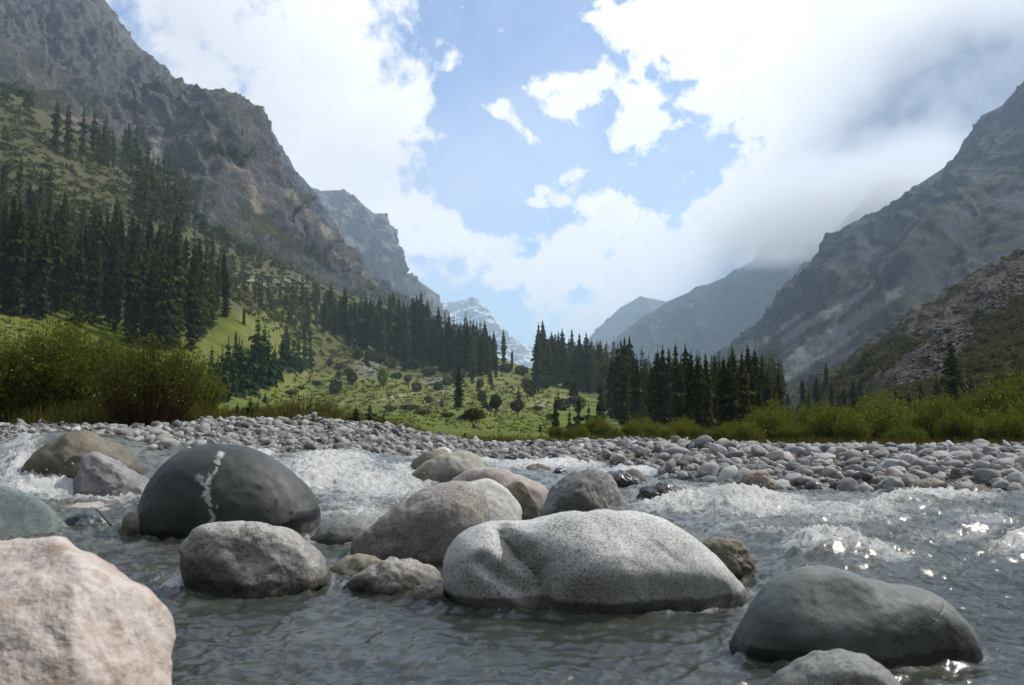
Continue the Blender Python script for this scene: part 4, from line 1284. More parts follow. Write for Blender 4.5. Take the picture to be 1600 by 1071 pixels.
m_spruce = leaf_mat('spruce_needles', [(0, (.020, .031, .013)), (.5, (.048, .062, .021)), (1, (.15, .145, .042))], .4, vary=.55)
m_young = leaf_mat('young_spruce_needles', [(0, (.018, .036, .018)), (.5, (.032, .058, .026)), (1, (.05, .08, .035))], .15)
m_willow = leaf_mat('willow_leaves', [(0, (.075, .095, .012)), (.5, (.15, .178, .022)), (1, (.25, .255, .045))], .5)
m_willow2 = leaf_mat('dark_willow_leaves', [(0, (.06, .088, .012)), (.5, (.125, .155, .022)), (1, (.20, .22, .04))], .5)
m_shrub = leaf_mat('shrub_leaves', [(0, (.03, .045, .014)), (.4, (.055, .065, .022)), (.75, (.085, .085, .035)), (1, (.12, .10, .05))], .3, vary=.6)
m_lime = leaf_mat('lime_leaves', [(0, (.11, .16, .01)), (1, (.2, .26, .02))], .5)
m_slope = leaf_mat('slope_shrubs', [(0, (.035, .045, .014)), (.3, (.06, .07, .022)), (.55, (.09, .098, .03)), (.75, (.12, .115, .045)), (1, (.10, .085, .05))], .3, vary=0)
m_slope2 = leaf_mat('pale_shrub_leaves', [(0, (.06, .065, .022)), (.5, (.10, .095, .04)), (1, (.15, .125, .07))], .3, vary=.5)
m_stem = leaf_mat('red_brown_stems', [(0, (.04, .022, .015)), (.5, (.085, .045, .03)), (1, (.13, .085, .05))], 0, vary=.1)
m_grass = leaf_mat('tall_grass', [(0, (.05, .065, .012)), (.5, (.09, .095, .02)), (.8, (.14, .12, .035)), (1, (.2, .15, .06))], .35, vary=0)


# ------------------------------------------------------------------ spruces
def spruce_mesh(seed, whorls, br, sprays, slim, H=24.0):
    r_ = np.random.default_rng(seed)
    Rm = H * (.054 if slim else .17) * r_.uniform(.9, 1.15)
    tris = []
    lean = r_.normal(0, .006, 2)
    wob = r_.uniform(.55, 1.15, whorls + 1) * (1 + .35 * np.sin(np.cumsum(r_.uniform(.2, 1.5, whorls + 1)))) * np.where(r_.uniform(size=whorls + 1) < .12, 1.4, 1)
    for k in range(whorls):
        q = (k + r_.uniform(0, .8)) / whorls
        zz = H * (.035 + .965 * q)
        if slim:
            prof = min(1, ((1 - q) / .34)) ** .75 * (.78 + .22 * min(1, q / .12))
        else:
            prof = (1 - q) ** .85
        rad = Rm * max(prof, .035) * wob[k]
        c = np.array([lean[0] * zz, lean[1] * zz, zz])
        a0 = r_.uniform(0, 6.28)
        for j in range(br):
            a = a0 + 6.283 * j / br + r_.normal(0, .25)
            L = rad * r_.uniform(.55, 1.4)
            d = np.array([math.cos(a), math.sin(a), 0])
            s = np.array([-d[1], d[0], 0])
            for m_ in range(sprays):
                f0 = m_ / sprays
                f1 = (m_ + 1.35) / sprays
                P = c + d * L * f0 + np.array([0, 0, .10 * L * f0 - .30 * L * f0 ** 2])
                T = c + d * L * f1 + np.array([0, 0, .10 * L * f1 - .45 * L * f1 ** 2 - .10])
                w = L * (.30 if m_ else .22) * r_.uniform(.7, 1.3) + .09
                sl = s * w + d * L * .25 + np.array([0, 0, -.12 * w])
                sr = -s * w + d * L * .25 + np.array([0, 0, -.12 * w])
                tris.append((P, P + sl, T))
                tris.append((P, T, P + sr))
                if r_.uniform() < .7:
                    hang = np.array([0, 0, -r_.uniform(.25, .6) - .10 * L])
                    tris.append((P, P + (T - P) * .55 + hang, T))
    # leader
    top = np.array([lean[0] * H, lean[1] * H, H])
    for j in range(3):
        a = 2.1 * j
        tris.append((top + [0, 0, .7], top + [math.cos(a) * .22, math.sin(a) * .22, -.8], top + [math.cos(a + 2) * .22, math.sin(a + 2) * .22, -.8]))
    T = np.array(tris)
    V = T.reshape(-1, 3)
    Fc = np.arange(len(V)).reshape(-1, 3)
    tv, tf = tube([(0, 0, -1.2), (lean[0] * H * .5, lean[1] * H * .5, H * .5), (lean[0] * H, lean[1] * H, H * .985)], [.30 * H / 24, .2 * H / 24, .03], 6)
    return (V, Fc), (tv, tf)


SPR = []
for i in range(7):
    (V, Fc), (tv, tf) = spruce_mesh(40 + i, 84, 8, 3, True)
    SPR.append((mesh_np('crown', V, Fc, False), mesh_np('trunk', tv, tf)))
YNG = []
for i in range(4):
    (V, Fc), (tv, tf) = spruce_mesh(80 + i, 34, 9, 3, False)
    YNG.append((mesh_np('crown', V, Fc, False), mesh_np('trunk', tv, tf)))
LOD = [spruce_mesh(60 + i, 44, 7, 2, True)[0] for i in range(4)]
for me, tr in SPR:
    me.materials.append(m_spruce)
    tr.materials.append(m_bark)
for me, tr in YNG:
    me.materials.append(m_young)
    tr.materials.append(m_bark)

n_tree = 0
LODQ = []


def spruce(P, h, label, group, young=False, width=1.0):
    global n_tree
    lib = YNG if young else SPR
    cr, tr = lib[n_tree % len(lib)]
    n_tree += 1
    s = h / 24.0
    e = empty('spruce_tree', tuple(P), rng.uniform(0, 6.28), (s * width, s * width, s))
    tag(e, label, 'spruce tree' if not young else 'young spruce', group)
    obj('crown', cr, None, e)
    obj('trunk', tr, None, e)
    return e


def far_spruce(P, h, width=1.0):
    global n_tree
    n_tree += 1
    V, Fc = LOD[n_tree % 4]
    an, s = rng.uniform(0, 6.28), h / 24.0
    c, d = math.cos(an), math.sin(an)
    W_ = np.stack([(V[:, 0] * c - V[:, 1] * d) * width, (V[:, 0] * d + V[:, 1] * c) * width, V[:, 2]], -1) * s + np.asarray(P)
    LODQ.append((W_, Fc))


def spruce_px(px, py, hpx, label, group, young=False, width=1.0):
    P = hit_any(px, py)
    if P is None:
        return None
    h = hpx / F * P[1] * 1.01
    if group == 'far':
        return far_spruce(P, h, width)
    return spruce(P, h, label, group, young, width)


def in_poly(x, y, poly):
    c = np.zeros(np.shape(x), bool)
    n = len(poly)
    for i in range(n):
        x0, y0 = poly[i]
        x1, y1 = poly[(i + 1) % n]
        cond = ((y0 > y) != (y1 > y)) & (x < (x1 - x0) * (y - y0) / (y1 - y0 + 1e-12) + x0)
        c ^= cond
    return c


def scatter_px(poly, n, mind, tries=4000):
    """n points of the ground whose picture falls inside poly, at least mind metres apart"""
    poly = np.array(poly, float)
    res = []
    lo, hi = poly.min(0), poly.max(0)
    for _ in range(tries):
        if len(res) >= n:
            break
        x, y = rng.uniform(lo[0], hi[0]), rng.uniform(lo[1], hi[1])
        if not in_poly(x, y, poly):
            continue
        P = hit_any(x, y)
        if P is None:
            continue
        if all((P[0] - q[0]) ** 2 + (P[1] - q[1]) ** 2 > mind * mind for q in res):
            res.append(P)
    return res


# the tall stand on the left slope
for P in scatter_px([(0, 420), (60, 410), (130, 390), (220, 405), (300, 430), (365, 465), (360, 485), (320, 530), (200, 530), (150, 500), (70, 495), (0, 485)], 46, 4.5):
    far_spruce(P, rng.uniform(12, 18), .9)
for P in scatter_px([(0, 440), (60, 430), (130, 400), (220, 420), (300, 440), (372, 470), (365, 488), (325, 545), (290, 552), (200, 542), (150, 510), (70, 506), (0, 492)], 74, 4.2):
    qx, qy = proj(P)
    w_ = 'at the left edge' if qx < 90 else 'above the tall loose willow' if qx < 190 else 'above the red-stemmed willow' if qx < 290 else 'at its right end'
    h_ = 'upper' if qy < 470 else 'lower'
    spruce(P, rng.uniform(15.5, 21.5) * (.8 if qx > 285 else 1), 'dark spruce in the %s rows of the left stand, %s' % (h_, w_), '%s rows of the left slope stand %s' % (h_, w_), width=rng.uniform(.72, .95))
for (x, y, h) in [(12, 490, 190), (45, 492, 175), (62, 500, 165), (205, 535, 130), (235, 540, 170), (262, 545, 150), (298, 548, 150), (312, 520, 110), (330, 508, 95), (352, 495, 90)]:
    spruce_px(x, y, h * .86, 'tall dark spruce along the lower edge of the left stand', 'spruces along the lower edge of the left stand')
for P in scatter_px([(0, 400), (100, 350), (180, 370), (260, 390), (300, 420), (220, 425), (130, 420), (60, 430), (0, 440)], 20, 5):
    far_spruce(P, rng.uniform(10, 15))
for (x, y, h) in [(6, 295, 42), (33, 268, 22), (45, 330, 45), (20, 325, 18)]:
    spruce_px(x, y, h, 'lone spruce high on the green slope at far left', 'lone spruces high on the left slope', False, 1.5)
for P in scatter_px([(0, 300), (60, 310), (120, 345), (200, 385), (120, 400), (0, 380)], 14, 9):
    far_spruce(P, rng.uniform(8, 15), 1.1)
# clumps up on the rocks: counted, but each only a few pixels
for P in scatter_px([(80, 228), (100, 225), (200, 245), (240, 262), (232, 280), (150, 262), (90, 245)], 20, 5):
    far_spruce(P, rng.uniform(17, 24))
for P in scatter_px([(205, 325), (240, 300), (290, 335), (300, 368), (270, 380), (215, 350)], 22, 5):
    far_spruce(P, rng.uniform(22, 31))
spruce_px(379, 212, 12, 'single tiny spruce on the shoulder of the left cliff', None)
for (x, y, h) in [(332, 402, 32), (345, 408, 26)]:
    spruce_px(x, y, h, 'spruce standing alone below the left cliff', 'pair of spruces below the left cliff')
# young conical spruces at the foot of the slope
for (x, y, h) in [(325, 650, 65), (338, 625, 75), (352, 622, 72), (365, 618, 85), (376, 612, 80), (386, 616, 75), (396, 610, 82), (408, 606, 70), (418, 600, 85), (428, 592, 55), (402, 560, 70), (412, 575, 70), (346, 600, 60), (372, 585, 60), (392, 590, 60), (330, 590, 50), (356, 580, 55)]:
    spruce_px(x, y, h, 'young conical spruce in the dense row at the foot of left slope', 'young spruces at the foot of the left slope', True, .75)
for (x, y, h) in [(440, 578, 55), (448, 582, 60), (458, 580, 55), (466, 578, 50), (475, 575, 45), (485, 572, 40), (446, 560, 60), (433, 590, 30)]:
    spruce_px(x, y, h, 'young spruce in the small clump beside the grassy ramp', 'young spruces beside the grassy ramp', True, .8)
for (x, y, h) in [(475, 538, 38), (484, 538, 26), (381, 508, 30), (368, 545, 28)]:
    spruce_px(x, y, h, 'small spruce on the slope above the grassy ramp', 'small spruces above the grassy ramp')
for (x, y, h) in [(370, 656, 28), (390, 658, 40), (414, 630, 18), (402, 646, 22)]:
    spruce_px(x, y, h, 'bushy little spruce near the left gravel bank', 'bushy little spruces near the bank', True, 1.2)
for (x, y, h) in [(556, 662, 30), (577, 664, 34), (599, 664, 18)]:
    spruce_px(x, y, h, 'bushy little spruce just behind the steep stony bank', 'little spruces behind the stony bank', True, 1.25)


def row(top, nn, hpx, label, group, jit=5, width=1.0):
    """a row of spruces: base line in picture, with heights"""
    top = np.array(top, float)
    for i in range(nn):
        q = (i + rng.uniform(.1, .9)) / nn
        x = np.interp(q, np.linspace(0, 1, len(top)), top[:, 0])
        y = np.interp(q, np.linspace(0, 1, len(top)), top[:, 1]) + rng.normal(0, jit)
        h = np.interp(q, np.linspace(0, 1, len(top)), top[:, 2]) * rng.uniform(.75, 1.08)
        w_ = 'its left third' if q < .34 else 'its middle' if q < .67 else 'its right third'
        spruce_px(x, y, h, label + ', in ' + w_ if label else None, group if group == 'far' else group + ', ' + w_, False, width)


row([(505, 512, 52), (560, 540, 78), (600, 552, 92), (640, 565, 100), (680, 572, 92), (720, 578, 82), (755, 580, 70), (775, 578, 62)], 52, 0, 'dark spruce in the long wood across the valley', 'spruces in the wood across the valley', 6, .95)
row([(545, 520, 40), (600, 540, 70), (660, 555, 82), (720, 566, 74), (770, 574, 50)], 60, 0, None, 'far', 3, .95)
for (x, y, h) in [(787, 572, 58), (808, 562, 34), (821, 568, 22), (800, 574, 30), (765, 600, 35), (775, 590, 38)]:
    spruce_px(x, y, h, 'spruce on the grassy crest between the two woods', 'spruces on the crest between the two woods')
row([(838, 590, 80), (860, 592, 82), (890, 600, 85), (925, 612, 85), (948, 618, 80)], 40, 0, 'dark spruce in the right-hand wood, left half', 'spruces in the left half of the right wood', 6, .95)
row([(955, 650, 95), (975, 655, 125), (1010, 660, 105), (1050, 668, 118), (1100, 670, 118), (1150, 672, 122), (1180, 672, 122), (1222, 665, 95)], 46, 0, 'dark spruce in the right-hand wood, right half', 'spruces in the right half of the right wood', 6, 1.0)
row([(500, 500, 40), (530, 515, 50), (570, 530, 60)], 22, 0, None, 'far', 5, .95)
row([(835, 585, 70), (900, 598, 80), (950, 615, 85), (990, 625, 80)], 34, 0, None, 'far', 5, .95)
row([(940, 630, 85), (1040, 645, 92), (1120, 652, 98), (1200, 650, 92), (1225, 645, 80)], 60, 0, None, 'far', 4, 1.0)
spruce_px(977, 655, 126, 'tallest spruce standing clear above the right-hand wood', None)
spruce_px(1172, 668, 118, 'tall double spruce near the right end of the right-hand wood', None)
for (x, y, h) in [(895, 630, 72), (868, 672, 60), (872, 640, 36), (904, 668, 55), (920, 676, 50), (938, 668, 75), (890, 676, 40)]:
    spruce_px(x, y, h, 'broad spruce at the front left corner of the right-hand wood', 'broad spruces at the front of the right wood', True, .62)
spruce_px(716, 638, 66, 'solitary black columnar spruce on the open meadow', None, False, 1.5)
spruce_px(690, 636, 16, 'tiny dark spruce left of the solitary columnar spruce', None, True, 1.0)
spruce_px(810, 632, 32, 'small pointed spruce in the middle of the meadow', None, True, .7)
spruce_px(758, 638, 26, 'small spruce right of the solitary columnar spruce', None, True, .9)
spruce_px(572, 572, 30, 'compact dark spruce beside the stony patch', None, True, .8)
spruce_px(844, 676, 14, 'tiny dark spruce at the lower end of the meadow', None, True, 1.0)
for (x, y, h) in [(633, 575, 45), (660, 582, 28), (738, 600, 34), (768, 610, 26), (747, 612, 22), (632, 580, 62)]:
    spruce_px(x, y, h, 'spruce along the upper edge of the meadow', 'spruces along the upper meadow edge')
for P in scatter_px([(440, 470), (520, 478), (530, 525), (460, 515)], 20, 6):
    far_spruce(P, rng.uniform(11, 17), 1.0)
for P in scatter_px([(380, 440), (440, 470), (460, 515), (400, 490)], 7, 9):
    far_spruce(P, rng.uniform(7, 12), 1.1)
for (x, y, h) in [(1300, 640, 40), (1360, 648, 34), (1440, 640, 42), (1505, 632, 46), (1550, 640, 38), (1345, 622, 30), (1585, 628, 42), (1275, 628, 34), (1320, 650, 44)]:
    spruce_px(x, y, h, 'small dark spruce behind the right-hand willow thicket', 'small spruces behind the right willows', False, 1.3)
# sparse spruces under the right hillside
for (x, y, h, w) in [(1491, 655, 120, 1.5), (1335, 655, 60, 1.6), (1385, 652, 36, 1.3), (1400, 655, 46, 1.3), (1422, 655, 44, 1.3), (1466, 652, 62, 1.4), (1255, 640, 48, 1.3), (1278, 645, 55, 1.5), (1292, 600, 32, 1.5),
                     (1232, 655, 40, 1.2), (1216, 655, 34, 1.2), (1247, 660, 30, 1.2), (1520, 640, 50, 1.3), (1312, 655, 42, 1.4), (1265, 660, 52, 1.2)]:
    spruce_px(x, y, h, 'spruce scattered at the foot of the right talus slope', 'spruces at the foot of the talus slope', False, w)

_off = np.cumsum([0] + [len(v) for v, f_ in LODQ])
tag(obj('spruce_forest', mesh_np('spruce_forest', np.concatenate([v for v, f_ in LODQ]), np.concatenate([f_ + k_ for (v, f_), k_ in zip(LODQ, _off)]), False), m_spruce),
    'far dark spruces massed behind the nearer ones', kind='stuff')

# ------------------------------------------------------------------ willows and shrubs
def leaf_quads(P, size, r_):
    n = len(P)
    a = r_.normal(size=(n, 3))
    a /= np.linalg.norm(a, axis=1, keepdims=True)
    b_ = r_.normal(size=(n, 3))
    b_ -= (a * b_).sum(1, keepdims=True) * a
    b_ /= np.linalg.norm(b_, axis=1, keepdims=True)
    s = size * r_.uniform(.6, 1.3, (n, 1))
    V = np.stack([P - a * s, P + b_ * s * .42, P + a * s, P - b_ * s * .42], 1).reshape(-1, 3)
    return V, np.arange(n * 4).reshape(-1, 4)


def willow(seed, H, W, stems, leaves, leaf_size, leaf_from=.45, thick=.010):
    """multi-stemmed bush: stems fan out from the ground, leaves on the upper part"""
    r_ = np.random.default_rng(seed)
    SV, SF, off = [], [], 0
    LP = []
    per = max(1, leaves // stems)
    for _ in range(stems):
        a = r_.uniform(0, 6.28)
        rr = math.sqrt(r_.uniform(0, 1))
        tip = np.array([math.cos(a) * rr * W * .5, math.sin(a) * rr * W * .42, H * (1 - .38 * rr ** 2.2) * r_.uniform(.6, 1.12)])
        leafy = r_.uniform() < .72
        root = np.array([math.cos(a) * rr * W * .17, math.sin(a) * rr * W * .15, -.08])
        bend = np.array([math.cos(a) * rr * W * .10, math.sin(a) * rr * W * .10, 0]) + r_.normal(0, .05, 3) * H * .4
        tt = np.linspace(0, 1, 6)[:, None]
        pts = root + (tip - root) * tt + bend * (tt * (1 - tt) * 1.6)
        v, f_ = tube(pts, thick * np.linspace(1, .25, 6) * r_.uniform(.6, 1.3), 3)
        SV.append(v)
        SF.append(f_ + off)
        off += len(v)
        # twigs
        for _k in range(2):
            q = r_.uniform(.3, .8)
            b0 = root + (tip - root) * q + bend * (q * (1 - q) * 1.6)
            b1 = b0 + r_.normal(0, .1, 3) * H + np.array([0, 0, .18 * H])
            v, f_ = tube(np.stack([b0, .5 * (b0 + b1) + r_.normal(0, .015, 3) * H, b1]), [thick * .4, thick * .3, thick * .12], 3)
            SV.append(v)
            SF.append(f_ + off)
            off += len(v)
            q2 = r_.uniform(0.2, 1, (max(1, per // 4), 1))
            LP.append(b0 + (b1 - b0) * q2 + r_.normal(0, .022, (len(q2), 3)) * H)
        q = 1 - (1 - leaf_from) * r_.uniform(0, 1, ((per // 2 + 1) if leafy else 3, 1)) ** .8
        LP.append(root + (tip - root) * q + bend * (q * (1 - q) * 1.6) + r_.normal(0, .03, (len(q), 3)) * H)
    LP = np.concatenate(LP)
    LP = LP[LP[:, 2] > .04]
    LV, LF = leaf_quads(LP, leaf_size, r_)
    return mesh_np('foliage', LV, LF, False), mesh_np('stems', np.concatenate(SV), np.concatenate(SF), False)


def bush(name, meshes, mats, P, s, label, cat, group=None, rz=None):
    e = empty(name, tuple(P), rng.uniform(0, 6.28) if rz is None else rz, s)
    tag(e, label, cat, group)
    a, b_ = obj('foliage', meshes[0], mats[0], e), obj('stems', meshes[1], mats[1], e)
    return e


def gpos(px, D):
    x = (px - 800) / F * D
    return np.array([x, D, float(ground_h(x, D))])


wA = willow(1, 2.15, 2.6, 420, 9000, .034, .62, .010)
bush('willow_shrub', wA, (m_willow2, m_stem), gpos(235, 17.8), 1.0, 'big rounded willow bush with bare dark red stems on the left bank', 'bush', rz=0)
wB = willow(2, 2.9, 2.6, 230, 20000, .040, .2, .009)
bush('willow_shrub', wB, (m_willow2, m_stem), gpos(95, 19.5), 1.0, 'tall loose green willow left of the red-stemmed bush', 'bush', rz=0)
wC = willow(3, 2.3, 2.8, 220, 18000, .040, .15, .009)
bush('willow_shrub', wC, (m_willow2, m_stem), gpos(5, 19.0), 1.0, 'yellow-green willow at the left edge of the bank', 'bush', rz=0)
bush('willow_shrub', wB, (m_willow2, m_stem), gpos(165, 22), .9, 'green willow behind and left of the red-stemmed bush', 'bush', rz=2)
bush('willow_shrub', wC, (m_willow2, m_stem), gpos(-120, 20), 1.1, 'green willow half cut off by the left edge', 'bush', rz=1)
bush('willow_shrub', wC, (m_willow2, m_stem), gpos(300, 24), .8, 'low dark willow right behind the red-stemmed bush', 'bush', rz=3)
wD = willow(4, 1.05, 3.2, 420, 2600, .026, .6, .008)
bush('willow_shrub', wD, (m_willow2, m_stem), gpos(480, 25.5), (.95, .8, .95), 'low wide thicket of bare reddish stems behind the stony bank', 'bush', rz=0)
bush('willow_shrub', wD, (m_willow2, m_stem), gpos(415, 24.5), (.6, .6, .5), 'small bare-stemmed bush left of the low wide thicket', 'bush', rz=2)
# willows along the right gravel bar
WV = [willow(10 + i, 1.9, 2.2, 190, 10000, .040, .48, .011) for i in range(4)]
spots = [(1165, 30, .62), (1195, 32, .85), (1235, 31, .75), (1270, 33, .9), (1305, 30, .9), (1345, 32, .95), (1385, 29, .85), (1425, 31, 1.05), (1465, 28, .9), (1500, 30, 1.05), (1540, 27, 1.0), (1575, 29, 1.2), (1615, 26, 1.1), (1660, 27, 1.2),
         (1210, 38, .95), (1290, 38, 1.0), (1370, 37, 1.15), (1450, 36, 1.25), (1530, 34, 1.35), (1600, 34, 1.5), (1700, 30, 1.3), (1140, 36, .55), (1330, 27.5, .6), (1410, 26, .65), (1490, 25.5, .6), (1570, 24.5, .7)]
for i, (px, D, s) in enumerate(spots):
    bush('willow_shrub', WV[i % 4], (m_willow if i % 4 != 3 else m_willow2, m_stem), gpos(px, D), (s * 1.1, s * 1.1, s * (.88 + .22 * math.sin(i * 2.4))), 'yellow-green willow %s of the thicket behind the gravel bar, %s' % ('in the back row' if D > 33.5 else 'low in the front row' if s < .72 else 'in the middle row', 'left half' if px < 1400 else 'right half'), 'bush', 'willow bushes behind the right gravel bar')
for i, (px, D, s) in enumerate([(870, 36, .36), (905, 38, .4), (945, 37, .42), (985, 37, .46), (1020, 36, .5), (1055, 35, .46), (1090, 35, .44), (930, 46, .6), (1000, 46, .62), (1070, 44, .55), (1120, 31, .4), (960, 33, .3), (1040, 31, .3), (890, 33, .28)]):
    bush('willow_shrub', WV[(i + 1) % 4], (m_shrub, m_stem), gpos(px, D), (s * 1.3, s * 1.3, s), 'low brown-green shrub between gravel bank and right-hand wood', 'shrub', 'low shrubs before the right-hand wood')


def round_shrub(seed, leaves=900, trunk=False):
    r_ = np.random.default_rng(seed)
    d = r_.normal(size=(leaves, 3))
    d /= np.linalg.norm(d, axis=1, keepdims=True)
    rad = r_.uniform(.45, 1, leaves) ** .5
    lob = 1 + .45 * perlin(d[:, 0] * 1.6 + seed, d[:, 1] * 1.6, d[:, 2] * 1.6)
    P = d * (rad * lob)[:, None] * np.array([.5, .5, .46])
    P[:, 2] += .5
    if trunk:
        P[:, 2] = P[:, 2] * .7 + .35
    V, Fc = leaf_quads(P, .075, r_)
    SV, SF, off = [], [], 0
    for k in range(5 if not trunk else 3):
        a = r_.uniform(0, 6.28)
        tip = np.array([math.cos(a) * .25, math.sin(a) * .25, .75])
        v, f_ = tube(np.stack([np.array([0, 0, -.05]), tip * .5 + [0, 0, .05], tip]), [.03, .02, .008], 4)
        SV.append(v)
        SF.append(f_ + off)
        off += len(v)
    return mesh_np('foliage', V, Fc, False), mesh_np('stems', np.concatenate(SV), np.concatenate(SF), False)


RS = [round_shrub(30 + i) for i in range(5)]
RT = [round_shrub(50 + i, 900, True) for i in range(3)]
RS2 = [(m.copy(), s.copy()) for m, s in [RS[0]]]


RP = []


def shrub_px(px, py, wpx, hpx, label, group=None, lib=None, k=0, mat=None, name='shrub', cat='shrub'):
    if mat is m_slope2:
        lib = RP
    P = hit_any(px, py)
    if P is None:
        return
    sx, sz = wpx / F * P[1], hpx / F * P[1]
    return bush(name, (lib or RS)[k % len(lib or RS)], (mat or m_shrub, m_bark), P, (sx, sx, sz), label, cat, group)


shrub_px(740, 668, 34, 28, 'wide dark round-headed tree at the meadow edge near the bank', None, RT, 0, name='small_tree', cat='tree')
shrub_px(774, 652, 18, 34, 'dark ragged small tree with a bare trunk on the meadow', None, RT, 1, name='small_tree', cat='tree')
shrub_px(808, 652, 22, 26, 'round dark small tree below the pointed meadow spruce', None, RT, 2, name='small_tree', cat='tree')
lime_me = (RS2[0][0], RS2[0][1])
lime_me[0].materials.clear()
shrub_px(598, 604, 17, 32, 'bright lime-green young tree on the slope above the footpath', None, [lime_me], 0, m_lime, 'small_tree', 'tree')
shrub_px(524, 616, 20, 24, 'pale airy shrub on the grass left of the footpath', None, RS, 2)
RP = [(m_.copy(), s_.copy()) for m_, s_ in RS]
for m_, s_ in RP:
    m_.materials.clear()
i_ = 0
for (x, y, w, h) in [(515, 571, 10, 13), (529, 590, 9, 13), (550, 597, 18, 18), (637, 597, 13, 13), (651, 610, 18, 16), (685, 608, 16, 14), (640, 572, 22, 16), (610, 574, 22, 16), (592, 565, 26, 14), (670, 585, 26, 14), (715, 590, 24, 14),
                     (560, 560, 14, 18), (580, 562, 16, 18), (650, 575, 16, 18), (680, 570, 20, 14), (740, 585, 18, 16), (790, 580, 26, 14), (815, 585, 22, 16), (840, 600, 18, 20), (852, 606, 22, 22), (830, 618, 24, 26), (822, 600, 16, 12),
                     (750, 605, 12, 14), (752, 628, 14, 20), (670, 628, 14, 12), (640, 640, 34, 10), (700, 650, 22, 8), (660, 646, 28, 9), (610, 640, 22, 8), (727, 655, 22, 10), (530, 575, 14, 10), (545, 583, 16, 9), (495, 600, 16, 7),
                     (455, 615, 20, 8), (470, 608, 14, 7), (430, 650, 24, 12), (620, 590, 20, 10), (700, 600, 20, 12), (765, 640, 12, 8), (860, 655, 16, 12), (880, 640, 24, 20), (840, 640, 16, 8), (905, 640, 20, 24), (950, 640, 18, 20)]:
    shrub_px(x, y + 2, w, h, 'olive-brown shrub scattered over the meadow slope', 'shrubs scattered over the meadow', RS, i_, m_slope2 if i_ % 3 == 0 else None)
    i_ += 1

# ------------------------------------------------------------------ slope scrub, rocks and grass: masses nobody could count
def clump_stuff(name, label, pts, sizes, mat, leaves=14, leaf=.33):
    n = len(pts)
    r_ = np.random.default_rng(len(pts))
    d = r_.normal(size=(n, leaves, 3))
    d /= np.linalg.norm(d, axis=2, keepdims=True)
    d[..., 2] = np.abs(d[..., 2]) * .8
    P = pts[:, None] + d * sizes[:, None, None] * r_.uniform(.4, .95, (n, leaves, 1))
    a = r_.normal(size=(n, leaves, 3))
    a /= np.linalg.norm(a, axis=2, keepdims=True)
    b_ = np.cross(a, r_.normal(size=(n, leaves, 3)))
    b_ /= np.linalg.norm(b_, axis=2, keepdims=True)
    s = sizes[:, None, None] * leaf * r_.uniform(.6, 1.3, (n, leaves, 1))
    V = np.stack([P - a * s, P + b_ * s, P + a * s * .9], 2).reshape(-1, 3)
    # leaves of one shrub share a vertex chain so a shrub keeps one tint
    Fc = np.arange(len(V)).reshape(-1, 3)
    return tag(obj(name, mesh_np(name, V, Fc, False), mat), label, kind='stuff')


def sample_px(poly, n):
    poly = np.array(poly, float)
    lo, hi = poly.min(0), poly.max(0)
    res = []
    tr = 0
    while len(res) < n and tr < n * 6:
        tr += 1
        x, y = rng.uniform(lo[0], hi[0]), rng.uniform(lo[1], hi[1])
        if in_poly(x, y, poly):
            P = hit_any(x, y)
            if P is not None:
                res.append(P)
    return np.array(res)


pts = np.concatenate([sample_px([(0, 160), (60, 190), (150, 260), (215, 350), (300, 410), (380, 465), (470, 480), (480, 530), (380, 480), (300, 440), (200, 400), (100, 380), (0, 420)], 900),
                      sample_px([(60, 165), (150, 200), (240, 300), (240, 370), (150, 265)], 220), sample_px([(-60, 300), (0, 300), (120, 330), (60, 420), (0, 480), (-60, 480)], 120),
                      sample_px([(400, 470), (500, 478), (640, 500), (740, 560), (700, 585), (560, 560), (500, 560), (470, 520)], 350), sample_px([(330, 420), (400, 455), (500, 500), (490, 560), (440, 530), (380, 490)], 260)])
clump_stuff('undergrowth', 'olive and brown scrub covering the left slope', pts, rng.uniform(1.0, 2.6, len(pts)), m_slope, 26, .30)
pts = np.concatenate([sample_px([(520, 540), (640, 556), (780, 566), (860, 600), (830, 622), (700, 602), (560, 600)], 330), sample_px([(0, 480), (120, 505), (200, 540), (150, 600), (0, 610)], 120), sample_px([(340, 560), (420, 540), (440, 600), (350, 640)], 60)])
clump_stuff('undergrowth', 'low brown-green scrub under the woods and along the meadow edge', pts, rng.uniform(.35, 1.1, len(pts)) * np.clip(pts[:, 1] / 250, .4, 1.6), m_slope, 24, .30)
pts = np.concatenate([sample_px([(300, 330), (420, 400), (560, 470), (640, 490), (560, 490), (440, 475), (340, 440), (300, 400)], 500), sample_px([(0, 130), (60, 150), (60, 190), (0, 170)], 60), sample_px([(330, 225), (400, 245), (380, 262), (330, 240)], 50)])
clump_stuff('undergrowth', 'dark green scrub on the lower left cliff', pts, rng.uniform(1.5, 3.2, len(pts)), m_shrub, 20, .32)
pts = np.concatenate([sample_px([(1260, 620), (1400, 520), (1440, 540), (1300, 640), (1250, 650)], 320), sample_px([(1300, 640), (1600, 560), (1600, 660), (1300, 670)], 600), sample_px([(1540, 500), (1610, 460), (1610, 600), (1480, 640), (1480, 600)], 400),
                      sample_px([(1240, 630), (1330, 560), (1500, 440), (1600, 385), (1600, 400), (1400, 520), (1260, 640)], 160)])
clump_stuff('undergrowth', 'dark green bushes over the foot of the right talus slope', pts, rng.uniform(.8, 1.9, len(pts)), m_shrub, 30, .3)
pts = np.concatenate([sample_px([(1380, 600), (1480, 520), (1610, 400), (1610, 480), (1500, 560), (1400, 620)], 1500), sample_px([(1280, 620), (1420, 520), (1600, 390), (1600, 640), (1320, 660)], 900)])
V0, F0 = icos(1)
F0_ = F0
sz = rng.exponential(.16, len(pts)) + .12
sz *= np.clip(pts[:, 1] / 180, .5, 1.5)
sh = 1 + .3 * rng.normal(size=(len(pts), len(V0), 1))
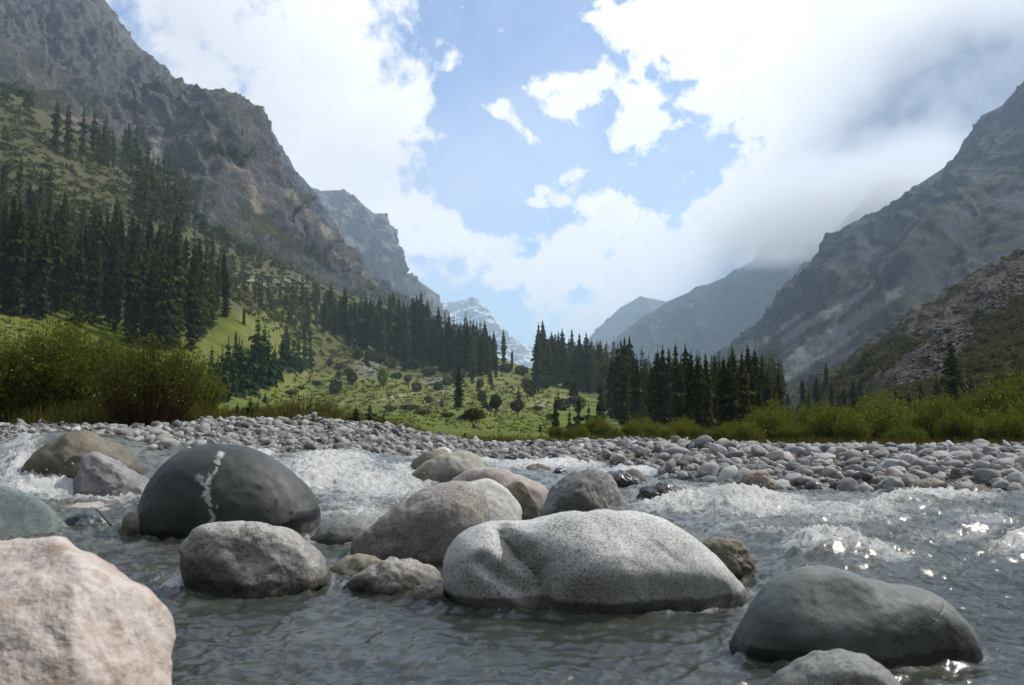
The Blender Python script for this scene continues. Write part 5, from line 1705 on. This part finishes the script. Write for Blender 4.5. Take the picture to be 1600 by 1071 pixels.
VV_ = (V0[None] * sz[:, None, None] * np.clip(sh, .4, 1.6) * np.array([1, 1, .7]) + pts[:, None]).reshape(-1, 3)
FF_ = (F0_[None] + (np.arange(len(pts)) * len(V0))[:, None, None]).reshape(-1, 3)
m_scree, t, out = new_mat('talus_blocks')
rnd = t.new('ShaderNodeNewGeometry').outputs['Random Per Island']
principled(t, out, t.ramp(rnd, [(0, (.03, .027, .022)), (.5, (.07, .061, .051)), (1, (.14, .122, .102))]), .9)
tag(obj('rubble', mesh_np('rubble', VV_, FF_, False), m_scree), 'brown broken rocks strewn over the right talus slope', kind='stuff')
# stones lying on the meadow
pts = np.concatenate([sample_px([(540, 640), (860, 640), (860, 680), (600, 680)], 60), sample_px([(340, 640), (520, 560), (560, 620), (860, 610), (860, 640), (540, 640)], 90), sample_px([(560, 572), (605, 572), (600, 590), (565, 588)], 260), sample_px([(660, 592), (694, 592), (690, 604), (664, 602)], 120), sample_px([(530, 490), (560, 490), (550, 508), (530, 505)], 90)])
sz = rng.exponential(.16, len(pts)) + .12
sz *= np.clip(pts[:, 1] / 250, .25, 1.6)
VV_ = (V0[None] * sz[:, None, None] * np.clip(1 + .25 * rng.normal(size=(len(pts), len(V0), 1)), .5, 1.5) * np.array([1.2, 1, .7]) + pts[:, None]).reshape(-1, 3)
FF_ = (F0_[None] + (np.arange(len(pts)) * len(V0))[:, None, None]).reshape(-1, 3)
m_ms, t, out = new_mat('meadow_stones')
rnd = t.new('ShaderNodeNewGeometry').outputs['Random Per Island']
principled(t, out, t.ramp(rnd, [(0, (.14, .13, .12)), (1, (.38, .36, .33))]), .9)
tag(obj('rubble', mesh_np('rubble', VV_, FF_, False), m_ms), 'pale stones strewn over the meadow', kind='stuff')

# tall grass and reeds behind the banks
n = 26000
px_ = rng.uniform(-60, 1680, n)
bt = np.interp(px_, BT[:, 0], BT[:, 1])
D_ = bt + .1 + rng.exponential(3.2, n)
Xg, Yg = (px_ - 800) / F * D_, D_
Zg = ground_h(Xg, Yg)
hh = rng.uniform(.12, .42, n) * np.where((px_ > 560) & (px_ < 900), .8, 1.0) * np.where(px_ < 330, 1.5, 1)
an = rng.uniform(0, 6.28, n)
w_ = .010 + .010 * rng.uniform(size=n)
dx, dy = np.cos(an) * w_, np.sin(an) * w_
lx, ly = rng.normal(0, .35, n) * hh, rng.normal(0, .35, n) * hh
V = np.stack([np.stack([Xg - dx, Yg - dy, Zg - .02], -1), np.stack([Xg + dx, Yg + dy, Zg - .02], -1), np.stack([Xg + lx, Yg + ly, Zg + hh], -1)], 1).reshape(-1, 3)
tag(obj('grass', mesh_np('grass', V, np.arange(len(V)).reshape(-1, 3), False), m_grass), 'tall yellow-green grass along the back of the gravel banks', kind='stuff')
# meadow tufts
pts = np.concatenate([sample_px([(340, 655), (420, 620), (500, 560), (540, 530), (560, 600), (700, 600), (860, 610), (860, 680), (560, 660)], 1300), sample_px([(0, 480), (120, 505), (200, 540), (330, 550), (330, 640), (0, 640)], 700)])
n = len(pts)
hs = np.clip(pts[:, 1] / 250, .15, 1.5)
r_ = rng.normal(size=(n, 7, 2))
V = []
for k in range(7):
    bx = pts + np.c_[r_[:, k] * .5 * hs[:, None], np.zeros(n)]
    w_ = (.16 * hs)[:, None]
    V.append(np.stack([bx + np.c_[-w_, 0 * w_, 0 * w_ - .05], bx + np.c_[w_, 0 * w_, 0 * w_ - .05], bx + np.c_[rng.normal(0, .2, (n, 1)) * hs[:, None], rng.normal(0, .2, (n, 1)) * hs[:, None], rng.uniform(.3, .8, (n, 1)) * hs[:, None]]], 1))
V = np.concatenate(V).reshape(-1, 3)
tag(obj('grass', mesh_np('grass', V, np.arange(len(V)).reshape(-1, 3), False), m_grass), 'rough grass tufts over the meadow', kind='stuff')

# pale boulder at the edge of the meadow
P = hit(954, 620)
V, Fc = icos(4)
L = V * np.array([2.9, 2.2, 1.9]) * (1 + .22 * fbm(V[:, 0] * 1.4, V[:, 1] * 1.4, V[:, 2] * 1.4, 4))[:, None]
s_ = P[1] / 330 * 1.1
o = obj('boulder', mesh_np('boulder', L * s_, Fc, True, dict(rise=np.full(len(L), 3.0))), M['white'], loc=(P[0], P[1], P[2] + .8 * s_))
tag(o, 'whitish boulder on the meadow at the edge of the right-hand wood', 'boulder')
# stump behind the bank
P = gpos(727, 29)
V, Fc = tube([(0, 0, -.1), (.01, 0, .12), (.0, .02, .27), (.02, .0, .34)], [.13, .105, .09, .05], 9)
tag(obj('tree_stump', mesh_np('tree_stump', V, np.concatenate([Fc])), m_bark, loc=tuple(P)), 'short dark stump in the grass behind the gravel bank', 'stump')


# ------------------------------------------------------------------ walkers on the footpath (tiny in the picture)
def person_mesh(stride):
    me = bpy.data.meshes.new('person')
    J = [(0, 0, .93), (0, 0, 1.15), (0, 0, 1.38), (0, 0, 1.5), (0, -.01, 1.6), (0, -.01, 1.72),
         (.10, 0, .90), (.11, -stride, .50), (.12, -stride * .8, .07), (.12, -stride * .8 - .16, .04),
         (-.10, 0, .90), (-.11, stride, .50), (-.12, stride * 1.5, .09), (-.12, stride * 1.5 - .16, .05),
         (.19, 0, 1.40), (.25, stride * .6, 1.12), (.26, stride * .3 - .08, .88), (-.19, 0, 1.40), (-.25, -stride * .6, 1.12), (-.26, -stride * .5 - .1, .88)]
    E = [(0, 1), (1, 2), (2, 3), (3, 4), (4, 5), (0, 6), (6, 7), (7, 8), (8, 9), (0, 10), (10, 11), (11, 12), (12, 13), (2, 14), (14, 15), (15, 16), (2, 17), (17, 18), (18, 19)]
    rads = [.14, .135, .15, .06, .095, .075, .095, .07, .05, .035, .095, .07, .05, .035, .065, .05, .035, .065, .05, .035]
    me.from_pydata(J, E, [])
    o = bpy.data.objects.new('person', me)
    COL.objects.link(o)
    md = o.modifiers.new('skin', 'SKIN')
    for v, r_ in zip(me.skin_vertices[0].data, rads):
        v.radius = (r_, r_)
    me.skin_vertices[0].data[0].use_root = True
    o.modifiers.new('sub', 'SUBSURF').levels = 1
    dg = bpy.context.evaluated_depsgraph_get()
    res = bpy.data.meshes.new_from_object(o.evaluated_get(dg))
    bpy.data.objects.remove(o)
    for pl in res.polygons:
        pl.use_smooth = True
    return res


m_cloth, t, out = new_mat('dark_clothing')
z = t.sep(t.obj())[2]
principled(t, out, t.mix(t.step(z, 1.47, 1.5), t.mix(t.step(z, .86, .9), (.025, .027, .035), (.045, .04, .05)), (.35, .22, .16)), .85)
PM = [person_mesh(.16), person_mesh(.1)]
for i, (x, y, lab, gr) in enumerate([(554, 627.5, 'walker in dark clothes alone at the left of the footpath', None), (578, 625.5, 'left walker in dark clothes of the pair on the footpath', None), (583.5, 625.5, 'right walker in dark clothes of the pair on the footpath', None),
                                     (797, 608, 'left figure in dark clothes on the upper meadow', None), (800, 608, 'right figure in dark clothes on the upper meadow', None)]):
    P = hit(x, y)
    o = obj('person', PM[i % 2], m_cloth, loc=tuple(P))
    o.rotation_euler = (0, 0, rng.uniform(0, 6.28))
    tag(o, lab, 'person', gr)

# ------------------------------------------------------------------ haze
CLOUD_D = .007
zs = [max((o.matrix_world @ Vector(c)).z for c in o.bound_box) for o in bpy.data.objects if o.type == 'MESH' and o.get('kind') == 'structure']
TOP = max(zs) + 40
hv = np.array([[x, y, z] for x in (-16500, 16500) for y in (-500, 14500) for z in (-900, TOP)], float)
gz_min = min(min((Vector(c)).z for c in o.bound_box) for o in bpy.data.objects if o.type == 'MESH' and o.get('kind') == 'structure')
hv[:, 2] = np.where(hv[:, 2] < 0, gz_min - 1, hv[:, 2])
hf = np.array([[0, 1, 3, 2], [4, 6, 7, 5], [0, 4, 5, 1], [2, 3, 7, 6], [0, 2, 6, 4], [1, 5, 7, 3]])
m_haze, t, out = new_mat('valley_haze')
pv = t.new('ShaderNodeVolumePrincipled')
pv.inputs['Color'].default_value = (.60, .79, 1.0, 1)
pv.inputs['Density'].default_value = .00018
pv.inputs['Anisotropy'].default_value = .1
t.l.new(pv.outputs[0], out.inputs['Volume'])
haze = obj('haze', mesh_np('haze', hv, hf, False), m_haze)
tag(haze, 'blue haze filling the valley', kind='stuff')
# low cloud lying on the crest of the right valley wall
m_cloud, t, out = new_mat('low_cloud')
p = t.obj()
vl = t.new('ShaderNodeVectorMath', operation='LENGTH')
t.put(vl.inputs[0], p)
nzc = t.noise(t.mapping(p, (3.2, 1.4, 1.6)), 1.0, 5, .6)
fall = t.step(t.add(vl.outputs['Value'], t.mul(t.sub(nzc, .5), .9)), .35, .95, 1, 0)
fall = t.mul(fall, t.step(vl.outputs['Value'], .8, 1.0, 1, 0))
pv = t.new('ShaderNodeVolumePrincipled')
pv.inputs['Color'].default_value = (.98, .985, 1, 1)
t.put(pv.inputs['Density'], t.mul(fall, CLOUD_D))
pv.inputs['Anisotropy'].default_value = .3
t.l.new(pv.outputs[0], out.inputs['Volume'])
A_, B_ = at(1120, 390, 2450), at(1590, 215, 1560)
cv, cf = icos(3)
co = obj('cloud', mesh_np('cloud', cv, cf), m_cloud)
ax = Vector(B_ - A_)
co.location = Vector(.5 * (A_ + B_))
co.rotation_euler = ax.to_track_quat('X', 'Z').to_euler()
co.scale = (ax.length * .62, 320, 150)
tag(co, 'low grey cloud bank lying on the crest of the right valley wall', kind='stuff')
print('STATS trees', n_tree, 'tris', sum(len(m.loops) - 2 * len(m.polygons) for m in bpy.data.meshes), 'top', TOP, 'bottom', gz_min)
